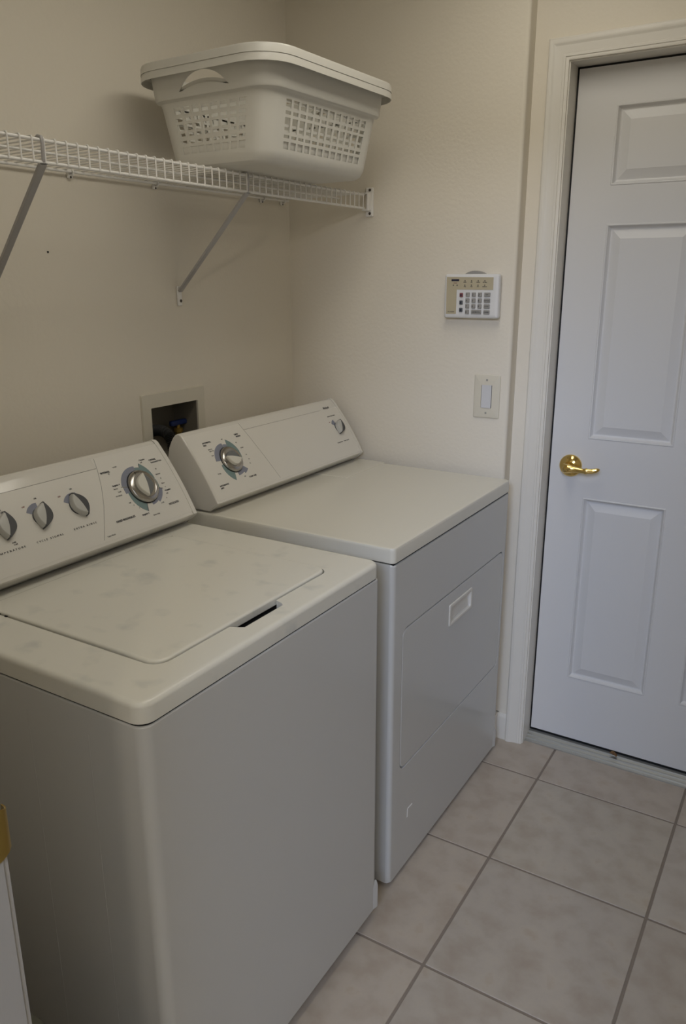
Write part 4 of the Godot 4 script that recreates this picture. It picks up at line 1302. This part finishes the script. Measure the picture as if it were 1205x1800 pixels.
	# left wall with the doorway the photograph is taken through
	var wl := MB.new()
	wl.box(Vector3(xl - 0.115, -0.02, -0.12), Vector3(xl, H, 0.980)); wl.box(Vector3(xl - 0.115, -0.02, 1.730), Vector3(xl, H, zfr + 0.12)); wl.box(Vector3(xl - 0.115, 2.06, 0.980), Vector3(xl, H, 1.730))  # unseen far side of the doorway drawn in to narrow the daylight
	whole("wall_left", wl, M.wall, "cream painted left wall with the doorway into the laundry room", "", "", "structure")
	var tr := thing("trim_3", Vector3(xl, 0, 1.0), "white door frame at the left edge, its shade painted in, with a brass strike plate", "", "", "structure")
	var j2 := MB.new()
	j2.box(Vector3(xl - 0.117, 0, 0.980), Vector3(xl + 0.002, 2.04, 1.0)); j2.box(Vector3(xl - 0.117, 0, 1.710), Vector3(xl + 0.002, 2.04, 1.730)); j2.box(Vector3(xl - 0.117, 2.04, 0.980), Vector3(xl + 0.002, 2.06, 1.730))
	part(tr, "jamb", j2, M.trim_in_shade)
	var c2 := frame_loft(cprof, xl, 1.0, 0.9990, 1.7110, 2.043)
	part(tr, "casing", outward(c2), M.trim_in_shade, "", 25.0)
	# strike plate: flat part let into the jamb and a lip that curls over its edge
	var st := MB.new()
	var path := [[-0.050, 1.0006], [-0.010, 1.0010], [0.002, 1.0016], [0.008, 1.0016], [0.0125, 0.9990], [0.0155, 0.9940], [0.0165, 0.9880]]
	var rings := []
	for e in path:
		var hh := 0.029 if e[0] < 0.0 else lerpf(0.027, 0.017, e[0] / 0.0165)
		rings.append([Vector3(xl + e[0], 1.0185 - hh, e[1]), Vector3(xl + e[0], 1.0185 + hh, e[1])])
	for i in rings.size() - 1:
		var d := Vector3(-0.0012, 0, -0.0012)
		var p = rings[i]; var q = rings[i + 1]
		st.quad(p[0], q[0], q[1], p[1])
		st.quad(p[0] + d, p[1] + d, q[1] + d, q[0] + d)
		st.quad(p[1], q[1], q[1] + d, p[1] + d); st.quad(q[0], p[0], p[0] + d, q[0] + d)
	part(tr, "strike_plate", st, M.brass_old, "brass strike plate with a curled lip")
	var wf := MB.new()
	wf.box(Vector3(-2.0, -0.02, zfr), Vector3(0.25, H, zfr + 0.12))
	whole("wall_front", wf, M.wall, "cream painted wall facing the machines, out of view", "", "", "structure")
	var ce := MB.new()
	ce.box(Vector3(-2.0, H, -0.12), Vector3(0.25, H + 0.1, zfr + 0.12))
	whole("ceiling", ce, M.ceiling, "white ceiling of the laundry room", "", "", "structure")
	# unseen passage the camera stands in, its height and added window shaped for daylight
	var hz0 := 0.2; var hz1 := 3.4; var hx := -5.2; var HH := 3.7
	var hf := MB.new(); hf.box(Vector3(hx - 0.1, -0.1, hz0 - 0.1), Vector3(-2.0, 0.0, hz1 + 0.1))
	whole("floor_hall", hf, M.hall_floor, "plain beige floor of the passage outside the laundry room", "", "", "structure")
	var hc := MB.new(); hc.box(Vector3(hx - 0.1, HH, hz0 - 0.1), Vector3(-1.88, HH + 0.1, hz1 + 0.1))
	whole("ceiling_hall", hc, M.ceiling, "white ceiling of the passage outside the laundry room", "", "", "structure")
	var hw := MB.new()
	hw.box(Vector3(hx - 0.1, 0, hz0 - 0.1), Vector3(-2.0, HH, hz0)); hw.box(Vector3(hx - 0.1, 0, hz1), Vector3(-1.9, HH, hz1 + 0.1))
	hw.box(Vector3(-1.997, 0, zfr + 0.12), Vector3(-1.90, H + 0.1, hz1)); hw.box(Vector3(-1.997, H + 0.1, hz0), Vector3(-1.88, HH, hz1))
	hw.box(Vector3(-1.9975, H, hz0), Vector3(-1.997, H + 0.1, hz1))
	var wz0 := 1.30; var wz1 := 2.90; var wy0 := 2.30; var wy1 := 3.55
	hw.box(Vector3(hx - 0.1, 0, hz0), Vector3(hx, HH, wz0)); hw.box(Vector3(hx - 0.1, 0, wz1), Vector3(hx, HH, hz1))
	hw.box(Vector3(hx - 0.1, 0, wz0), Vector3(hx, wy0, wz1)); hw.box(Vector3(hx - 0.1, wy1, wz0), Vector3(hx, HH, wz1))
	whole("wall_hall", hw, M.hall, "pale walls of the passage outside the laundry room", "", "", "structure")
	var win := thing("added_window_1", Vector3(hx - 0.05, wy0, (wz0 + wz1) / 2), "added high window at the unseen far end of the passage, for daylight", "", "", "structure")
	var wfm := MB.new()
	for e in [[wz0, wz0 + 0.05, wy0, wy1], [wz1 - 0.05, wz1, wy0, wy1], [wz0, wz1, wy0, wy0 + 0.05], [wz0, wz1, wy1 - 0.05, wy1], [(wz0 + wz1) / 2 - 0.02, (wz0 + wz1) / 2 + 0.02, wy0, wy1]]:
		wfm.box(Vector3(hx - 0.08, e[2], e[0]), Vector3(hx - 0.03, e[3], e[1]))
	part(win, "window_frame", wfm, M.trim)
	var gl := MB.new(); gl.box(Vector3(hx - 0.058, wy0 + 0.01, wz0 + 0.01), Vector3(hx - 0.054, wy1 - 0.01, wz1 - 0.01))
	var glass := paint(Color(0.9, 0.95, 1.0, 0.06), 0.02)
	glass.transparency = BaseMaterial3D.TRANSPARENCY_ALPHA
	part(win, "pane", gl, glass)

# the lamp of the laundry room: a long fluorescent wraparound fitting on the ceiling, above the frame
var lamp_energy := 1.0
func ceiling_lamp(x0: float, x1: float, z: float, wide: float, col: Color, energy: float) -> void:
	var w := thing("ceiling_light", Vector3((x0 + x1) / 2, 2.44, z), "long white fluorescent ceiling light above the machines, out of view", "ceiling light")
	var b := MB.new()
	b.rbox(Vector3((x0 + x1) / 2, 2.425, z), Vector3(x1 - x0 + 0.04, 0.03, wide + 0.04), 0.006, 2)
	part(w, "fitting", b, M.trim)
	var d := MB.new()
	d.rbox(Vector3((x0 + x1) / 2, 2.398, z), Vector3(x1 - x0, 0.03, wide), 0.010, 3)
	var em := paint(Color(0.9, 0.9, 0.88), 0.5)
	em.emission_enabled = true
	em.emission = col
	em.emission_energy_multiplier = 0.8
	part(w, "diffuser", d, em)
	var l := AreaLight3D.new()
	l.name = "ceiling_lamp_light"
	l.area_size = Vector2(x1 - x0 - 0.01, wide - 0.01)
	l.light_color = col
	l.light_energy = energy
	l.shadow_enabled = true
	l.area_range = 12.0
	l.position = Vector3((x0 + x1) / 2, 2.380, z)
	l.rotation_degrees = Vector3(-90, 0, 0)
	add_child(l)

# a glass globe hanging in the passage
func hall_globe(at: Vector3, col: Color, energy: float) -> void:
	var w := thing("pendant_lamp", at, "white glass globe lamp hanging in the passage, out of view", "pendant lamp")
	var g := MB.new()
	var prof := []
	for i in 13:
		var t := PI * i / 12.0
		prof.append([maxf(0.11 * sin(t), 0.0005), -0.11 * cos(t)])
	g.lathe(at, prof, Vector3.BACK, Vector3.RIGHT, 28)
	var em := paint(Color(0.9, 0.9, 0.88), 0.4)
	em.emission_enabled = true
	em.emission = col
	em.emission_energy_multiplier = 1.5
	part(w, "globe", g, em)
	var r := MB.new()
	r.lathe(at, [[0.045, 0.10], [0.045, 0.118], [0.008, 0.122], [0.008, 3.685 - at.y], [0.05, 3.687 - at.y], [0.05, 3.70 - at.y]], Vector3.BACK, Vector3.RIGHT, 20)
	part(w, "stem", r, M.trim)
	var l := OmniLight3D.new()
	l.name = "pendant_lamp_light"
	l.light_color = col
	l.light_energy = energy
	l.light_size = 0.08
	l.omni_range = 14.0
	l.omni_attenuation = 2.0
	l.shadow_enabled = true
	l.position = at
	add_child(l)

func small_things() -> void:
	var n := MB.new()
	n.lathe(Vector3(-0.9518, 1.5360, 0.0), [[0.0024, -0.002], [0.0024, 0.0010], [0.0016, 0.0018]], Vector3.RIGHT, Vector3.UP, 10)
	whole("nail", n, M.dark, "small dark nail head in the bare back wall under the shelf", "nail")
	# a shrivelled leaf on the sill
	var l := MB.new()
	var rng := RandomNumberGenerator.new(); rng.seed = 9
	var c := Vector3(0.1010, 0.0235, 1.1460)
	for k in 3:
		var a := k * 2.1 + 0.4
		var u := Vector3(cos(a), 0.15 * (k - 1), sin(a)); var v := Vector3(-sin(a), 0.25, cos(a))
		var rings := []
		for i in 6:
			var t := i / 5.0
			var wdt := 0.0070 * sin(PI * (0.08 + 0.86 * t))
			var p := c + u * (t * 0.020 - 0.006) + Vector3(0, 0.0035 * sin(PI * t) + 0.001 * k, 0)
			rings.append(PackedVector3Array([p - v * wdt, p - Vector3(0, 0.0012, 0), p + v * wdt, p + Vector3(0, 0.0006, 0)]))
		l.loft(rings)
	whole("dead_leaf", outward(l), M.leaf, "small brown shrivelled leaf lying on the aluminium door sill", "leaf")
	# a lidded bin in the gap between washer and left wall
	var c3 := Vector3(-1.760, 0, 0.680)
	var b := thing("waste_bin", c3, "dark grey round-topped waste bin in the gap left of the washer", "bin")
	var m := MB.new()
	m.lathe(c3, [[0.080, 0.0], [0.082, 0.004], [0.0955, 0.392]], Vector3.BACK, Vector3.RIGHT, 32)
	part(b, "bucket", m, M.bin)
	var t := MB.new()
	t.lathe(c3, [[0.0975, 0.388], [0.1000, 0.390], [0.1000, 0.408], [0.096, 0.415], [0.085, 0.420], [0.06, 0.426], [0.03, 0.429], [0.002, 0.430]], Vector3.BACK, Vector3.RIGHT, 32)
	part(b, "lid", t, M.bin)

# ------------------------------------------------------------------ scene
func _ready() -> void:
	var cam := Camera3D.new()
	cam.name = "camera"
	var F := 1381.0
	cam.fov = rad_to_deg(2.0 * atan(900.0 / F))
	cam.keep_aspect = Camera3D.KEEP_HEIGHT
	cam.near = 0.02
	cam.far = 60.0
	var yaw := 1.0206; var pitch := 0.2888; var roll := -0.0026
	var fwd := Vector3(sin(yaw) * cos(pitch), -sin(pitch), -cos(yaw) * cos(pitch))
	var rt := Vector3(cos(yaw), 0, sin(yaw))
	var up := rt.cross(fwd)
	var r2 := rt * cos(roll) + up * sin(roll)
	var u2 := up * cos(roll) - rt * sin(roll)
	cam.transform = Transform3D(Basis(r2, u2, -fwd), Vector3(-2.2027, 1.4765, 1.5505))
	add_child(cam)
	cam.current = true
	var env := Environment.new()
	env.background_mode = Environment.BG_SKY
	var sky := Sky.new()
	var sm := ProceduralSkyMaterial.new()
	sm.sky_top_color = Color(0.42, 0.58, 0.85); sm.sky_horizon_color = Color(0.75, 0.83, 0.93)
	sm.ground_horizon_color = Color(0.55, 0.57, 0.55); sm.ground_bottom_color = Color(0.3, 0.3, 0.28)
	sky.sky_material = sm
	env.sky = sky
	env.background_energy_multiplier = 1.0
	env.tonemap_mode = Environment.TONE_MAPPER_LINEAR
	env.tonemap_exposure = 1.0
	env.sdfgi_enabled = true
	env.ssao_enabled = true
	env.ssil_enabled = true
	var we := WorldEnvironment.new()
	we.name = "environment"
	we.environment = env
	add_child(we)
	# daylight through the added window at the end of the passage
	var day := AreaLight3D.new()
	day.name = "window_daylight"
	day.area_size = Vector2(1.50, 1.20)
	day.light_color = WINC
	day.light_energy = WINE
	day.shadow_enabled = true
	day.area_range = 20.0
	day.position = Vector3(-5.18, 2.92, 2.10)
	day.rotation_degrees = Vector3(0, -90, 0)
	add_child(day)
	make_materials()
	make_face_table()
	ceiling_lamp(-1.56, -0.28, 0.91, 0.34, LAMPC, LAMPE)
	hall_globe(Vector3(-3.75, 2.28, 2.35), HALLC, HALLE)
	build_room()
	entry_door()
	washing_machine()
	clothes_dryer()
	wire_shelf()
	laundry_baskets()
	shelf_brace(-1.120, -1.175, "shelf brace at the left end of the wire shelf, running out of frame")
	shelf_brace(-0.534, -0.583, "shelf brace under the laundry baskets, its foot screwed to the back wall")
	end_bracket()
	wall_clip(-0.8731, "shelf wall clip left of the baskets, nearest the left brace")
	wall_clip(-0.6024, "shelf wall clip under the left end of the baskets")
	wall_clip(-0.1500, "shelf wall clip below the baskets, second from the room corner")
	wall_clip(-0.0450, "shelf wall clip right at the room corner")
	outlet_box()
	drain_hose()
	light_switch()
	keypad()
	small_things()
